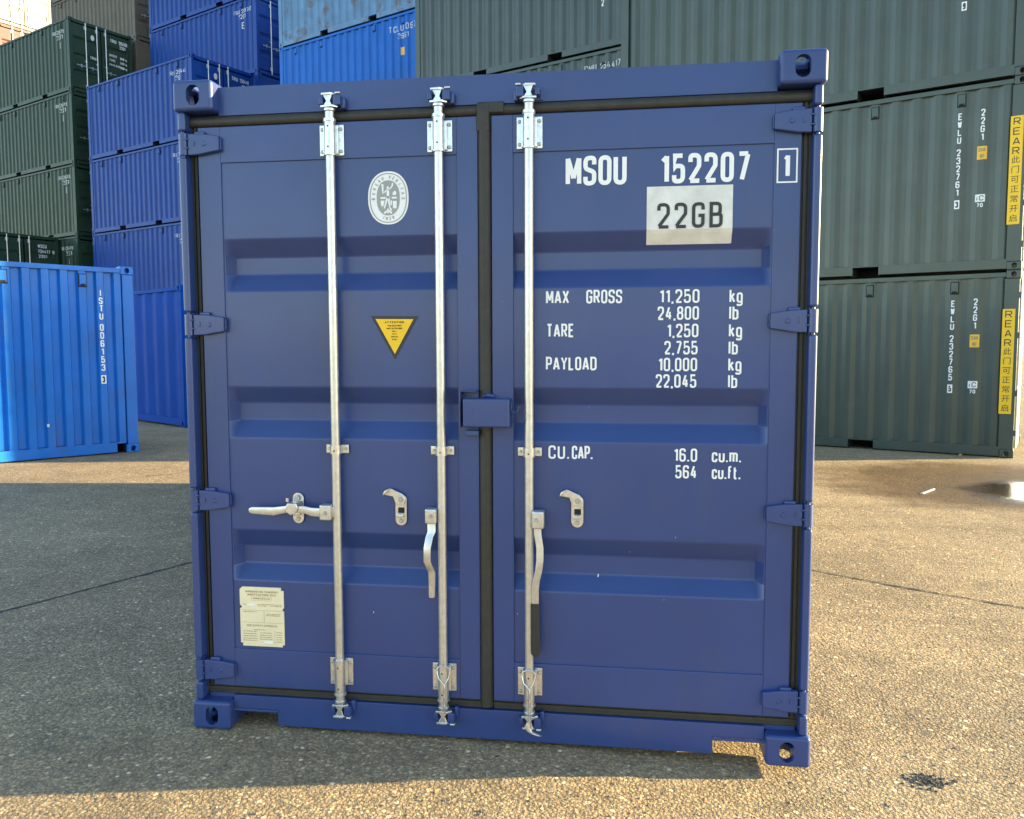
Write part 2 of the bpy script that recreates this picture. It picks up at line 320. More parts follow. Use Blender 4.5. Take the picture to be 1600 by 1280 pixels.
# ------------------------------------------------------------------ stroke lettering (condensed stencil style)
_r = 0.20
G = {
 'A': (.44, [[(0, 0), (.21, 1)], [(.23, 1), (.44, 0)], [(.07, .26), (.37, .26)]]),
 'B': (.40, [[(0, .52), (.36, .52, .16), (.36, 1, .16), (0, 1), (0, 0), (.40, 0, .18), (.40, .52, .18), (.2, .52)]]),
 'C': (.38, [[(.38, .70), (.38, 1, _r), (0, 1, _r), (0, 0, _r), (.38, 0, _r), (.38, .30)]]),
 'D': (.40, [[(0, 0), (0, 1), (.40, 1, .24), (.40, 0, .24), (0, 0)]]),
 'E': (.34, [[(.34, 0), (0, 0), (0, 1), (.34, 1)], [(0, .52), (.29, .52)]]),
 'F': (.34, [[(0, 0), (0, 1), (.34, 1)], [(0, .52), (.29, .52)]]),
 'G': (.38, [[(.38, .74), (.38, 1, _r), (0, 1, _r), (0, 0, _r), (.38, 0, _r), (.38, .48), (.20, .48)]]),
 'H': (.38, [[(0, 0), (0, 1)], [(.38, 0), (.38, 1)], [(0, .5), (.38, .5)]]),
 'I': (.0, [[(0, 0), (0, 1)]]),
 'K': (.38, [[(0, 0), (0, 1)], [(.38, 1), (.03, .45)], [(.14, .6), (.38, 0)]]),
 'L': (.33, [[(0, 1), (0, 0), (.33, 0)]]),
 'M': (.50, [[(0, 0), (0, 1)], [(.50, 0), (.50, 1)], [(.01, 1), (.25, .22)], [(.25, .22), (.49, 1)]]),
 'N': (.40, [[(0, 0), (0, 1)], [(.40, 0), (.40, 1)], [(0, 1), (.40, 0)]]),
 'O': (.38, [[(0, 1, _r), (.38, 1, _r), (.38, 0, _r), (0, 0, _r), 'c']]),
 'P': (.38, [[(0, 0), (0, 1), (.38, 1, .2), (.38, .45, .2), (0, .45)]]),
 'R': (.40, [[(0, 0), (0, 1), (.38, 1, .2), (.38, .48, .2), (0, .48)], [(.20, .48), (.40, 0)]]),
 'S': (.38, [[(.38, .74), (.38, 1, _r), (0, 1, _r), (0, .58, .16), (.38, .44, .16), (.38, 0, _r), (0, 0, _r), (0, .26)]]),
 'T': (.40, [[(0, 1), (.40, 1)], [(.20, 1), (.20, 0)]]),
 'U': (.38, [[(0, 1), (0, 0, _r), (.38, 0, _r), (.38, 1)]]),
 'V': (.42, [[(0, 1), (.205, 0)], [(.215, 0), (.42, 1)]]),
 'W': (.56, [[(0, 1), (.14, 0)], [(.14, 0), (.28, .9)], [(.28, .9), (.42, 0)], [(.42, 0), (.56, 1)]]),
 'X': (.42, [[(0, 0), (.42, 1)], [(0, 1), (.42, 0)]]),
 'Y': (.42, [[(0, 1), (.21, .46), (.42, 1)], [(.21, .46), (.21, 0)]]),
 '0': (.38, [[(0, 1, _r), (.38, 1, _r), (.38, 0, _r), (0, 0, _r), 'c']]),
 '1': (.18, [[(.18, 1), (.18, 0)], [(0, .80), (.18, .97)]]),
 '2': (.38, [[(0, .74), (0, 1, _r), (.38, 1, _r), (.38, .58, .12), (.01, .03)], [(0, 0), (.40, 0)]]),
 '3': (.38, [[(0, .76), (0, 1, _r), (.37, 1, _r), (.37, .53, .17), (.14, .53)], [(.14, .53), (.38, .53, .18), (.38, 0, _r), (0, 0, _r), (0, .24)]]),
 '4': (.42, [[(.30, 0), (.30, .62)], [(.24, 1), (.02, .24)], [(0, .24), (.42, .24)]]),
 '5': (.38, [[(.36, 1), (.03, 1), (.01, .52), (.05, .60, .05), (.38, .60, .18), (.38, 0, _r), (0, 0, _r), (0, .24)]]),
 '6': (.38, [[(.37, .78), (.37, 1, _r), (0, 1, _r), (0, 0, _r), (.38, 0, _r), (.38, .56, .18), (0, .56, .1)]]),
 '7': (.38, [[(0, 1), (.38, 1)], [(.37, .97), (.12, 0)]]),
 '8': (.38, [[(.02, 1, .18), (.36, 1, .18), (.36, .53, .18), (.02, .53, .18), 'c'], [(0, .53, .19), (.38, .53, .19), (.38, 0, .19), (0, 0, .19), 'c']]),
 '9': (.38, [[(.01, .22), (.01, 0, _r), (.38, 0, _r), (.38, 1, _r), (0, 1, _r), (0, .44, .18), (.38, .44, .1)]]),
 '.': (.02, [[(.01, -.05), (.01, .09)]]), ',': (.02, [[(.02, .05), (0, -.14)]]),
 '(': (.1, [[(.1, 1), (0, .8), (0, .2), (.1, 0)]]), ')': (.1, [[(0, 1), (.1, .8), (.1, .2), (0, 0)]]),
 'k': (.32, [[(0, 0), (0, 1)], [(.30, .70), (.02, .32)], [(.11, .44), (.32, 0)]]),
 'g': (.34, [[(.34, .16, .1), (.34, 0, .14), (0, 0, .15), (0, .70, .15), (.34, .70, .15), (.34, -.28, .16), (0, -.28, .16), (0, -.18)]]),
 'l': (.0, [[(0, 0), (0, 1)]]),
 'b': (.34, [[(0, 1), (0, 0), (.34, 0, .15), (.34, .70, .15), (0, .70)]]),
 'c': (.32, [[(.32, .48), (.32, .70, .15), (0, .70, .15), (0, 0, .15), (.32, 0, .15), (.32, .22)]]),
 'u': (.34, [[(0, .70), (0, 0, .15), (.34, 0, .15), (.34, .70)]]),
 'm': (.54, [[(0, 0), (0, .70), (.27, .70, .12), (.27, 0)], [(.27, .58), (.27, .70, .03), (.54, .70, .12), (.54, 0)]]),
 'f': (.26, [[(.06, 0), (.06, 1, .14), (.26, 1)], [(-.02, .66), (.22, .66)]]),
 't': (.24, [[(.06, .95), (.06, 0, .12), (.24, 0)], [(-.03, .68), (.22, .68)]]),
 'i': (.0, [[(0, 0), (0, .66)], [(0, .86), (0, .96)]]),
}
def round_path(pts, closed):
    out = []; n = len(pts)
    for i, p in enumerate(pts):
        r = p[2] if len(p) > 2 else 0; P = Vector((p[0], p[1]))
        if r <= 0 or (not closed and i in (0, n - 1)): out.append(P); continue
        A = Vector(pts[i - 1][:2]); B = Vector(pts[(i + 1) % n][:2])
        da = A - P; db = B - P; la, lb = da.length, db.length; da.normalize(); db.normalize()
        ang = da.angle(db); d = min(r / math.tan(ang / 2), la * 0.5, lb * 0.5); s = P + da * d; e = P + db * d
        for k in range(6):
            t = k / 5; out.append(s * (1 - t) ** 2 + P * 2 * t * (1 - t) + e * t * t)
    return out
def stroke(pts, closed, w):
    q = [pts[0]]
    for p in pts[1:]:
        if (p - q[-1]).length > 1e-5: q.append(p)
    if closed and (q[0] - q[-1]).length < 1e-5: q.pop()
    n = len(q); L_, R_ = [], []
    for i in range(n):
        pd = (q[i] - q[i - 1]).normalized() if (closed or i > 0) else None
        nd = (q[(i + 1) % n] - q[i]).normalized() if (closed or i < n - 1) else None
        if pd is None: pd = nd
        if nd is None: nd = pd
        n1 = Vector((-pd.y, pd.x)); n2 = Vector((-nd.y, nd.x)); m = n1 + n2
        m = n1 if m.length < 1e-4 else m.normalized(); k = min(1.0 / max(m.dot(n1), 0.2), 1.9)
        L_.append(q[i] + m * (w / 2 * k)); R_.append(q[i] - m * (w / 2 * k))
    fs = [(i, (i + 1) % n, n + (i + 1) % n, n + i) for i in range(n if closed else n - 1)]
    return L_ + R_, fs
def text_geo(s, h, width=None, sw=0.135, gap=0.13, space=0.36, sx=1.0):
    """returns verts (u,v) and faces; starts at u=0, baseline v=0, scaled in u to width"""
    pen = 0.0; items = []; i = 0
    for ch in s:
        if ch == ' ': pen += space; continue
        w, paths = G[ch]; items.append((pen, paths)); pen += w + gap + sw
    nat = pen - gap - sw
    k = h * sx if width is None else (width - sw * h) / max(nat, 1e-6)
    V, F = [], []
    for off, paths in items:
        for pth in paths:
            closed = pth[-1] == 'c'; pts = [p for p in pth if p != 'c']
            q = [Vector(((off + p.x) * k + sw * h / 2, p.y * (h - sw * h) + sw * h / 2)) for p in round_path(pts, closed)]
            v, f = stroke(q, closed, sw * h); o = len(V); nv = len(v) // 2; base = .00025 * (len(V) > 0) * (1 + (len(F) % 7) * .3)
            v = [Vector((p_.x, p_.y, base + 4e-5 * (k_ % nv))) for k_, p_ in enumerate(v)]; V += v; F += [tuple(a + o for a in ff) for ff in f]
    return V, F
def put(mb, VF, fn, nrm=(0, -1, 0)):
    V, F = VF; vs = []
    for v in V:
        d = v.z if len(v) > 2 else 0.0; p = fn(v.x, v.y); vs.append((p[0] + nrm[0] * d, p[1] + nrm[1] * d, p[2]))
    mb.add(vs, F); return mb
def front(x, z, y):   # lettering on a face that looks toward -Y
    return lambda u, v: (x + u, y, z + v)
def flat(mb, poly, fn):
    return mb.add([fn(*p) for p in poly], [tuple(range(len(poly)))])

def font_mesh(txt, size, align='CENTER'):
    cu = bpy.data.curves.new('lettering', 'FONT'); cu.body = txt; cu.size = size; cu.align_x = align; cu.resolution_u = 2
    o = bpy.data.objects.new('lettering', cu); COL.objects.link(o)
    dg = bpy.context.evaluated_depsgraph_get(); me = bpy.data.meshes.new_from_object(o.evaluated_get(dg))
    V = [Vector((v.co.x, v.co.y)) for v in me.vertices]; F = [tuple(p.vertices) for p in me.polygons]
    bpy.data.objects.remove(o); bpy.data.curves.remove(cu); bpy.data.meshes.remove(me)
    return V, F

# ------------------------------------------------------------------ ground
def sstep(t): t = max(0.0, min(1.0, t)); return t * t * (3 - 2 * t)
def gz(x, y):
    w = -0.6 * x + 0.5 * y
    dip = 0.036 * sstep(1.25 - math.hypot((x - 1.5) / 1.1, (y - 0.1) / 1.0))
    return -dip + 0.092 * sstep((w - 3.2) / 3.8) + 0.40 * sstep((w - 14.2) / 5.0)
def axis_coords(a, b, step):
    near = [a + i * step for i in range(int((b - a) / step) + 1)]
    far = [12, 30, 70, 150, 400, 1500]
    return [a - f for f in reversed(far)] + near + [near[-1] + f for f in far]
gx = sorted(set(axis_coords(-34, 24, 0.5)) | {round(-1 + .1 * k, 3) for k in range(51)}); gy = sorted(set(axis_coords(-14, 44, 0.5)) | {round(-2 + .1 * k, 3) for k in range(41)})
gb = MB()
gv = [(x, y, gz(x, y)) for y in gy for x in gx]; nx = len(gx)
gb.add(gv, [(j * nx + i, j * nx + i + 1, (j + 1) * nx + i + 1, (j + 1) * nx + i) for j in range(len(gy) - 1) for i in range(nx - 1)])
ground = gb.build('ground', 'ground', smooth=180); ground['kind'] = 'structure'

def crack(pts, w, seed):
    rnd = random.Random(seed); mb = MB(); L_, R_ = [], []
    fine = []
    for (a, b_) in zip(pts[:-1], pts[1:]):
        n = max(2, int(math.dist(a, b_) / 0.03))
        for i in range(n): t = i / n; fine.append((a[0] + (b_[0] - a[0]) * t, a[1] + (b_[1] - a[1]) * t))
    fine.append(pts[-1]); dx, dy = pts[-1][0] - pts[0][0], pts[-1][1] - pts[0][1]; l = math.hypot(dx, dy); nx_, ny_ = -dy / l, dx / l
    off = 0
    for p in fine:
        off = off * 0.85 + rnd.uniform(-1, 1) * 0.006; ww = w * rnd.uniform(0.35, 1.3)
        c = (p[0] + nx_ * off, p[1] + ny_ * off); z = gz(*c) + 0.0035
        L_.append((c[0] + nx_ * ww / 2, c[1] + ny_ * ww / 2, z)); R_.append((c[0] - nx_ * ww / 2, c[1] - ny_ * ww / 2, z))
    n = len(fine); mb.add(L_ + R_, [(i, i + 1, n + i + 1, n + i) for i in range(n - 1)])
    o = mb.build('pavement_crack', 'tar', ground, smooth=0)
    return o
crack([(-3.9, -0.46), (-3.13, 1.24), (-2.60, 2.41), (-2.2, 3.3)], 0.024, 3)
crack([(1.3, 3.14), (1.84, 2.79), (2.35, 2.44), (2.89, 2.12), (3.6, 1.7)], 0.022, 4)
crack([(1.75, 2.5), (2.02, 2.68)], 0.006, 5)
crack([(3.1, 1.75), (3.35, 1.45), (3.5, 1.0)], 0.006, 6)
crack([(-5.0, 5.72), (-4.75, 5.9)], 0.02, 8)

# ------------------------------------------------------------------ shared shapes: corner casting with its holes
def stadium(cx, cz, w, h, n=8):
    r = w / 2; out = []
    if h >= w:
        for k in range(n + 1): a = math.pi * k / n; out.append((cx + r * math.cos(a), cz + h / 2 - r + r * math.sin(a)))
        for k in range(n + 1): a = math.pi + math.pi * k / n; out.append((cx + r * math.cos(a), cz - h / 2 + r + r * math.sin(a)))
    else:
        r = h / 2
        for k in range(n + 1): a = -math.pi / 2 + math.pi * k / n; out.append((cx + w / 2 - r + r * math.cos(a), cz + r * math.sin(a)))
        for k in range(n + 1): a = math.pi / 2 + math.pi * k / n; out.append((cx - w / 2 + r + r * math.cos(a), cz + r * math.sin(a)))
    return out
def casting_mesh():
    """top-right-front casting: x 0..0.162 (outer at 0.162), y 0..0.178 (front at 0), z 0..0.118 (outer at 0.118)"""
    base = bpy.data.objects.new('tmp', MB().box(0, .162, 0, .178, 0, .118, bev=.015, seg=4).mesh('tmp')); COL.objects.link(base)
    cut = [MB().box(.026, .136, .026, .152, .026, .092), MB().prism(stadium(.077, .059, .054, .079), -.02, .05, 'y'),
           MB().prism([(p[0], p[1]) for p in stadium(.089, .059, .064, .080)], .10, .19, 'x'), MB().prism(stadium(.077, .089, .064, .115), .06, .14, 'z')]
    tmp = []
    for c in cut:
        o = bpy.data.objects.new('cut', c.mesh('cut')); COL.objects.link(o); tmp.append(o)
        md = base.modifiers.new('b', 'BOOLEAN'); md.operation = 'DIFFERENCE'; md.solver = 'EXACT'; md.object = o
    bpy.context.view_layer.update()
    me = bpy.data.meshes.new_from_object(base.evaluated_get(bpy.context.evaluated_depsgraph_get()))
    for o in tmp + [base]: bpy.data.objects.remove(o)
    V = [tuple(v.co) for v in me.vertices]; F = [tuple(p.vertices) for p in me.polygons]; bpy.data.meshes.remove(me)
    return V, F
CV, CF = casting_mesh()
def casting(sx, sy, sz, W, Lh, Hh, mk):
    """variant for a box x -W..W, y 0..Lh, z 0..Hh at the corner given by signs"""
    mb = MB()
    def P(v):
        x = W - .162 + v[0]; x = x * sx
        y = v[1] if sy < 0 else Lh - v[1]
        z = Hh - .118 + v[2] if sz > 0 else .118 - v[2]
        return (x, y, z)
    mb.add([mk(P(v)) for v in CV], CF); return mb

# corrugated sheet: profile depth 0..1 across pitch
def slope_of(pitch): return .11 if pitch < .25 else .25      # steeper flanks on the narrow-pitch sheet
def corr(t, pitch, dep):
    u = (t % pitch) / pitch; k = slope_of(pitch); f = .5 - k
    if pitch < .25: dep *= 1.35
    if u < f: return 0.0
    if u < .5: return dep * (u - f) / k
    if u < .5 + f: return dep
    return dep * (1 - (u - .5 - f) / k)
def corr_points(a, b, pitch, phase):
    out = [a]; k = math.floor((a - phase) / pitch)
    while True:
        for q in (0, .5 - slope_of(pitch), .5, 1 - slope_of(pitch)):
            t = phase + (k + q) * pitch
            if a + 1e-4 < t < b - 1e-4: out.append(t)
            if t >= b: return out + [b]
        k += 1

# ------------------------------------------------------------------ a door leaf with three pressed troughs (canonical: end faces -Y, x -1.219..1.219)
RIBS = ((1.985, 1.918, 1.848, 1.781), (1.403, 1.338, 1.268, 1.199), (.825, .751, .677, .616))
def door_leaf(s, detail=True):
    """s=-1 left leaf, +1 right leaf: stiles and rails round a recessed pressed panel"""
    mb = MB(); yf, yp, dep = .046, .052, .046
    xh, xi, xc, xe = 1.144 * s, 1.050 * s, .108 * s, .026 * s
    be = .003 if detail else 0
    mb.box(xh, xi, yf, .098, .172, 2.420, bev=be)
    mb.box(xc, xe, yf, .115, .172, 2.420, bev=be)
    mb.box(xi + .0005 * s, xc - .0005 * s, yf, .098, 2.281, 2.420, bev=be)
    mb.box(xi + .0005 * s, xc - .0005 * s, yf, .098, .172, .330, bev=be)
    prof = [(2.281, 0)]
    for a, b_, c, d in RIBS: prof += [(a, 0), (b_, 1), (c, 1), (d, 0)]
    prof += [(.330, 0)]
    if detail:      # rounded folds
        soft = [prof[0]]
        for a_, b_, c_ in zip(prof[:-2], prof[1:-1], prof[2:]):
            for t_ in (-1, -.35, .35, 1):
                q = a_ if t_ < 0 else c_; k_ = min(.5, .005 * abs(t_) / abs(q[0] - b_[0])); e_ = .0 if abs(t_) == 1 else .10
                cut = (a_[1] + c_[1]) / 2 - b_[1]
                soft.append((b_[0] + (q[0] - b_[0]) * k_, b_[1] + (q[1] - b_[1]) * k_ + cut * e_ * .35))
        prof = soft + [prof[-1]]
    xs = [(xi, 0), (xi - .006 * s, 0), (xi - .030 * s, 1)] + [(xi - .03 * s + (xc - xi + .03 * s) * k / 6, 1) for k in range(1, 7)]
    vs = [(x, yp + dep * f * d, z) for z, d in prof for x, f in xs]; n = len(xs)
    # at the pressed end the trough narrows as well
    vs2 = []
    for j, (z, d) in enumerate(prof):
        for i, (x, f) in enumerate(xs):
            zz = z
            if i < 2 and d == 1:
                zz = z
            vs2.append((x, yp + dep * f * d, zz))
    mb.add(vs2, [(j * n + i, j * n + i + 1, (j + 1) * n + i + 1, (j + 1) * n + i) for j in range(len(prof) - 1) for i in range(n - 1)])
    return mb

# ================================================================== THE FRONT CONTAINER
main = empty('shipping_container', (0, 0, 0))
tag(main, 'closed dark navy blue shipping container facing the camera, doors with three galvanised lock rods', 'container')
W, H, LEN = 1.219, 2.591, 2.991
ident = lambda p: p
for sx in (-1, 1):
    for sy in (-1, 1):
        for sz in (-1, 1):
            casting(sx, sy, sz, W, LEN, H, ident).build('corner_casting', 'navy_cast', main, smooth=40)
# header and sill
hb = MB()
hb.prism([(.055, 2.465), (.057, 2.573), (.075, 2.5765), (.40, 2.5765), (.40, 2.55), (.11, 2.55), (.11, 2.465)], -1.0575, 1.0575, 'x')
hb.box(-1.17, 1.17, .062, .11, 2.44, 2.4655)
hb.build('door_header', 'navy', main, smooth=30)
sb = MB()
prof = [(-1.0565, .135), (-1.0565, .080), (-.868, .080), (-.868, .016), (.868, .016), (.868, .080), (1.0565, .080), (1.0565, .135)]
sb.prism(prof, .040, .115, 'y', bev=.002)
sb.box(-1.06, -.866, .032, .0395, .072, .0815, bev=.002); sb.box(.866, 1.06, .032, .0395, .072, .0815, bev=.002)
sb.box(-1.17, 1.17, .058, .2, .118, .1345)
sb.build('door_sill', 'navy', main, smooth=30)
for s in (-1, 1):
    # corner posts: front lip cut away at each hinge
    zs = [.118, .194, .292, .896, .994, 1.601, 1.699, 2.303, 2.401, 2.4735]
    pb = MB()
    for k in range(0, 10, 2): pb.box(1.177 * s, 1.2075 * s, .010, .082, zs[k], zs[k + 1], bev=.010, seg=3)
    pb.box(1.172 * s, 1.2065 * s, .080, .150, .118, 2.473)
    pb.box(1.10 * s, 1.176 * s, .110, .150, .118, 2.473)
    for k in range(1, 9, 2):
        zc = (zs[k] + zs[k + 1]) / 2
        pb.box(1.180 * s, 1.2065 * s, .040, .0815, zs[k] - .002, zs[k + 1] + .002)
    pb.build('corner_post', 'navy', main, smooth=40)
    # rear posts, side walls and rails
    MB().box(1.17 * s, 1.2075 * s, LEN - .16, LEN - .004, .118, 2.473, bev=.004).build('corner_post', 'navy', main)
    MB().box(1.16 * s, 1.2085 * s, .150, LEN - .16, .075, .165, bev=.004).build('bottom_side_rail', 'navy', main)
    MB().box(1.16 * s, 1.2085 * s, .150, LEN - .16, 2.51, 2.575, bev=.004).build('top_side_rail', 'navy', main)
    ts = corr_points(.150, LEN - .16, .278, .2); wb = MB(); n = len(ts)
    wb.add([(s * (1.196 - corr(t - .2, .278, .036)), t, z) for z in (.16, 2.515) for t in ts], [(i, i + 1, n + i + 1, n + i) for i in range(n - 1)])
    wb.build('side_wall', 'navy', main, smooth=20)
MB().box(-1.17, 1.17, .105, LEN - .02, 2.553, 2.568).build('roof', 'navy', main)
MB().box(-1.17, 1.17, .12, LEN - .02, .10, .16).build('floor', 'under', main)
MB().box(-1.17, 1.17, LEN - .06, LEN - .03, .1, 2.56).build('end_wall', 'navy', main)
fb = MB()
for k in range(9): fb.box(-1.158, 1.158, .30 + k * .3, .34 + k * .3, .05, .1005)
fb.build('floor_beams', 'under', main)

# doors, gaskets
doors = {}
for s in (-1, 1):
    d = door_leaf(s).build('door', 'navy', main, smooth=28); doors[s] = d
    d['label'] = 'left door with oval emblem, yellow triangle and data plate' if s < 0 else 'right door with white container number and weights'
    g = MB()
    # ridged seal round the outer edges
    for (y0, dx) in ((.066, 0.0), (.058, .009), (.067, .018), (.060, .026)):
        w = .010
        g.box((1.1445 + dx) * s, (1.1445 + dx + w) * s, y0, .10, .150, 2.455)
    for (y0, dz) in ((.060, 0.0), (.053, .009), (.053, .021), (.060, .033)):
        if dz < .03: g.box(1.180 * s, .026 * s, y0 + .001, .1015, .1715 - dz - .0125, .1715 - dz)
    g.prism([(.100, 2.4205), (.062, 2.4205)] + [(.062 - .018 * math.sin(a), 2.4425 - .021 * math.cos(a)) for a in [math.pi * k / 8 for k in range(9)]] + [(.062, 2.4645), (.100, 2.4645)], min(1.180 * s, .026 * s), max(1.180 * s, .026 * s), 'x')
    g.build('gasket', 'rubber', d, smooth=40)
cg = MB()
cg.prism([(-.026, .110), (-.027, .058), (-.025, .047), (-.019, .0385), (-.009, .0345), (.002, .0345), (.011, .038), (.017, .0435), (.022, .050), (.0255, .058), (.0255, .110)], .145, 2.44, 'z')
cg.box(-.028, .075, .040, .09, 2.428, 2.470, bev=.006); cg.box(-.030, .020, .036, .09, 2.36, 2.468, bev=.008)
cg.build('gasket', 'rubber', main, smooth=40)

# hinges: tapered blade with stamped bosses, knuckle and pin
def hinge(s, z):
    mb = MB()
    blade = [(-.153, -.027), (-.120, -.032), (-.070, -.0405), (-.025, -.042), (-.025, .041), (-.085, .039), (-.120, .034), (-.153, .029)]
    mb.prism([(s * (1.198 + x), z + zz) for x, zz in blade], .022, .0455, 'y', bev=.004)
    mb.tube([(s * 1.1935, .030, z - .041), (s * 1.1935, .030, z + .041)], .0175, 14)
    mb.tube([(s * 1.1935, .030, z - .049), (s * 1.1935, .030, z + .049)], .007, 10)
    mb.tube([(s * 1.105, .0225, z), (s * 1.105, .0185, z)], [.010, .007], 12)
    for dz in (-.018, .016): mb.box(s * 1.168, s * 1.184, .0165, .023, z + dz, z + dz + .006, bev=.0015)
    mb.box(s * 1.143, s * 1.150, .0185, .023, z - .008, z + .012, bev=.0015)
    mb.box(s * 1.150, s * 1.108, .030, .0458, z + .036, z + .050, bev=.004)
    mb.box(s * 1.0455, s * 1.041, .034, .0475, z - .022, z + .022, bev=.002)
    return mb
for s in (-1, 1):
    for z in (2.352, 1.650, .945, .243): hinge(s, z).build('hinge', 'navy', doors[s], smooth=40)

# lock rods
RY = .020
def rod_brackets(x, par):
    # top and bottom sleeves on four-hole plates
    for (z0, z1, p0, p1, cz) in ((2.288, 2.424, 2.291, 2.408, 2.458), (.172, .318, .205, .316, .146)):
        MB().box(x - .048, x + .048, .0385, .0455, p0, p1, bev=.0028).build('rod_bracket', 'zinc2', par)
        sl = MB(); sl.tube([(x, RY, z0), (x, RY, z0 + .006), (x, RY, z0 + .007), (x, RY, z1 - .012), (x, RY, z1 - .011), (x, RY, z1)], [.0245, .0245, .0215, .0215, .0248, .0248], 22)
        sl.box(x - .030, x + .030, .026, .039, p0 + .004, p1 - .004, bev=.003)
        sl.tube([(x, RY, cz - .007), (x, RY, cz - .004), (x, RY, cz + .004), (x, RY, cz + .007)], [.0185, .0215, .0215, .0185], 20)
        sl.build('rod_sleeve', 'zinc2', par)
        for dx in (-.037, .037):
            for zz in (p0 + .016, p1 - .018): MB().tube([(x + dx, .0395, zz), (x + dx, .036, zz), (x + dx, .0335, zz)], [.0072, .0070, .0045], 12).build('bolt', 'bolt', par)
        for zz in (z0 + .030, z1 - .030): MB().tube([(x - .001, -.001, zz), (x - .001, -.0021, zz)], .0034, 10).build('grease_hole', 'hole', par)
    # middle guide
    m = MB(); z = 1.161
    m.box(x - .046, x - .019, .0385, .0455, z - .017, z + .017, bev=.0025); m.box(x + .019, x + .046, .0385, .0455, z - .017, z + .017, bev=.0025)
    pts = [(x + .0225 * math.cos(a), RY - .0225 * math.sin(a)) for a in [math.pi * k / 10 for k in range(11)]]
    inn = [(x + .0180 * math.cos(a), RY - .0180 * math.sin(a)) for a in [math.pi * k / 10 for k in range(11)]]
    m.prism([(x + .0225, .044)] + pts + [(x - .0225, .044), (x - .018, .044)] + list(reversed(inn)) + [(x + .018, .044)], z - .017, z + .017, 'z')
    m.build('rod_guide', 'zinc2', par)
    for dx in (-.034, .034): MB().tube([(x + dx, .039, z), (x + dx, .0345, z)], [.0065, .005], 12).build('bolt', 'bolt', par)
    MB().tube([(x, -.0015, z - .004), (x, -.0035, z - .004)], .0034, 10).build('grease_hole', 'hole', par)
def cam(x, top, par, flip):
    m = MB(); f = flip
    z = 2.492 if top else .108; u = 1 if top else -1
    m.tube([(x, RY, z - .046 * u), (x, RY, z - .028 * u)], [.0165, .0150], 16)
    # jaw: two toothed flanges joined by a waisted web
    m.prism([(x - .030 * f, RY - .016), (x + .016 * f, RY - .022), (x + .034 * f, RY - .004), (x + .020 * f, RY + .018), (x - .020 * f, RY + .014)], z - .027 * u, z - .019 * u, 'z', bev=.0015)
    m.prism([(x - .018, z - .020 * u), (x - .007, z - .004 * u), (x - .020, z + .022 * u), (x + .018, z + .022 * u), (x + .008, z - .004 * u), (x + .016, z - .020 * u)], RY - .016, RY + .012, 'y', bev=.002)
    m.prism([(x - .026 * f, RY - .018), (x + .010 * f, RY - .022), (x + .024 * f, RY - .006), (x + .012 * f, RY + .012), (x - .020 * f, RY + .010)], z + .018 * u, z + .026 * u, 'z', bev=.0015)
    m.build('cam_head', 'zinc2', par)
    k = MB()
    k.box(x + .018 * f, x + .046 * f, .004, .056, z - .020, z + .020, bev=.004)
    k.box(x - .040 * f, x - .022 * f, .012, .056, z - .014, z + .016, bev=.004)
    k.box(x - .040, x + .050, .0405 if not top else .050, .0575, z - .024, z + .024, bev=.003)
    k.box(x + .040 * f, x + .058 * f, .026, .0565, z - .012 * u - .016, z - .012 * u + .026, bev=.006)
    k.build('cam_keeper', 'navy', main)
    t = MB(); t.box(x + .028 * f, x + .048 * f, .000, .016, z + .020 * u, z + .028 * u, bev=.003); t.build('keeper_tip', 'zinc2', par)

def rounded_plate(cx, z0, z1, w, n=8):
    r = w / 2; return [(cx + r * math.cos(math.pi * k / n), z1 - r + r * math.sin(math.pi * k / n)) for k in range(n + 1)] + [(cx + r * math.cos(math.pi + math.pi * k / n), z0 + r + r * math.sin(math.pi + math.pi * k / n)) for k in range(n + 1)]
rods = []
for i, x in enumerate((-.592, -.1695, .1705)):
    ro = MB().tube([(x, RY, .15), (x, RY, 2.46)], .0172, 20).build('lock_rod', 'zinc', main); rods.append(ro)
    rod_brackets(x, ro); cam(x, True, ro, 1 if i == 0 else (1 if i == 1 else -1)); cam(x, False, ro, 1 if i < 2 else 1)
rods[0]['label'] = 'lock rod with its handle latched sideways'; rods[1]['label'] = 'lock rod with a bare handle hanging down'; rods[2]['label'] = 'lock rod with a black sleeved handle hanging down'

def retainer(x, z, s, hook=True):
    """handle catch: slotted rounded plate with a folded hasp at the upper left"""
    d = doors[s]
    m = MB(); m.prism(rounded_plate(x, z - .064, z + .060, .046), .0405, .0465, 'y', bev=.0018)
    if hook:
        m.prism([(x + .020, z + .040), (x + .010, z + .062), (x - .040, z + .084), (x - .060, z + .076), (x - .066, z + .058), (x - .030, z + .052), (x - .018, z + .020), (x + .014, z + .020)], .0325, .0400, 'y', bev=.0018)
        m.prism([(x - .060, z + .076), (x - .040, z + .086), (x - .046, z + .074), (x - .066, z + .058)], .012, .0335, 'y', bev=.002)
    m.box(x - .017, x + .013, .026, .041, z - .030, z - .016, bev=.003)
    o = m.build('handle_catch', 'zinc2', d)
    MB().box(x - .011, x + .014, .0385, .0404, z - .014, z + .008).build('catch_slot', 'hole', d)
    MB().tube([(x + .002, .0410 if not hook else .033, z + .040), (x + .002, .0285, z + .040)], [.011, .009], 14).build('bolt', 'bolt', d)
    MB().tube([(x, .0408, z - .046), (x, .0355, z - .046)], [.010, .008], 14).build('bolt', 'bolt', d)
retainer(-.338, .925, -1); retainer(.352, .936, 1); retainer(-.7605, .922, -1, hook=False)

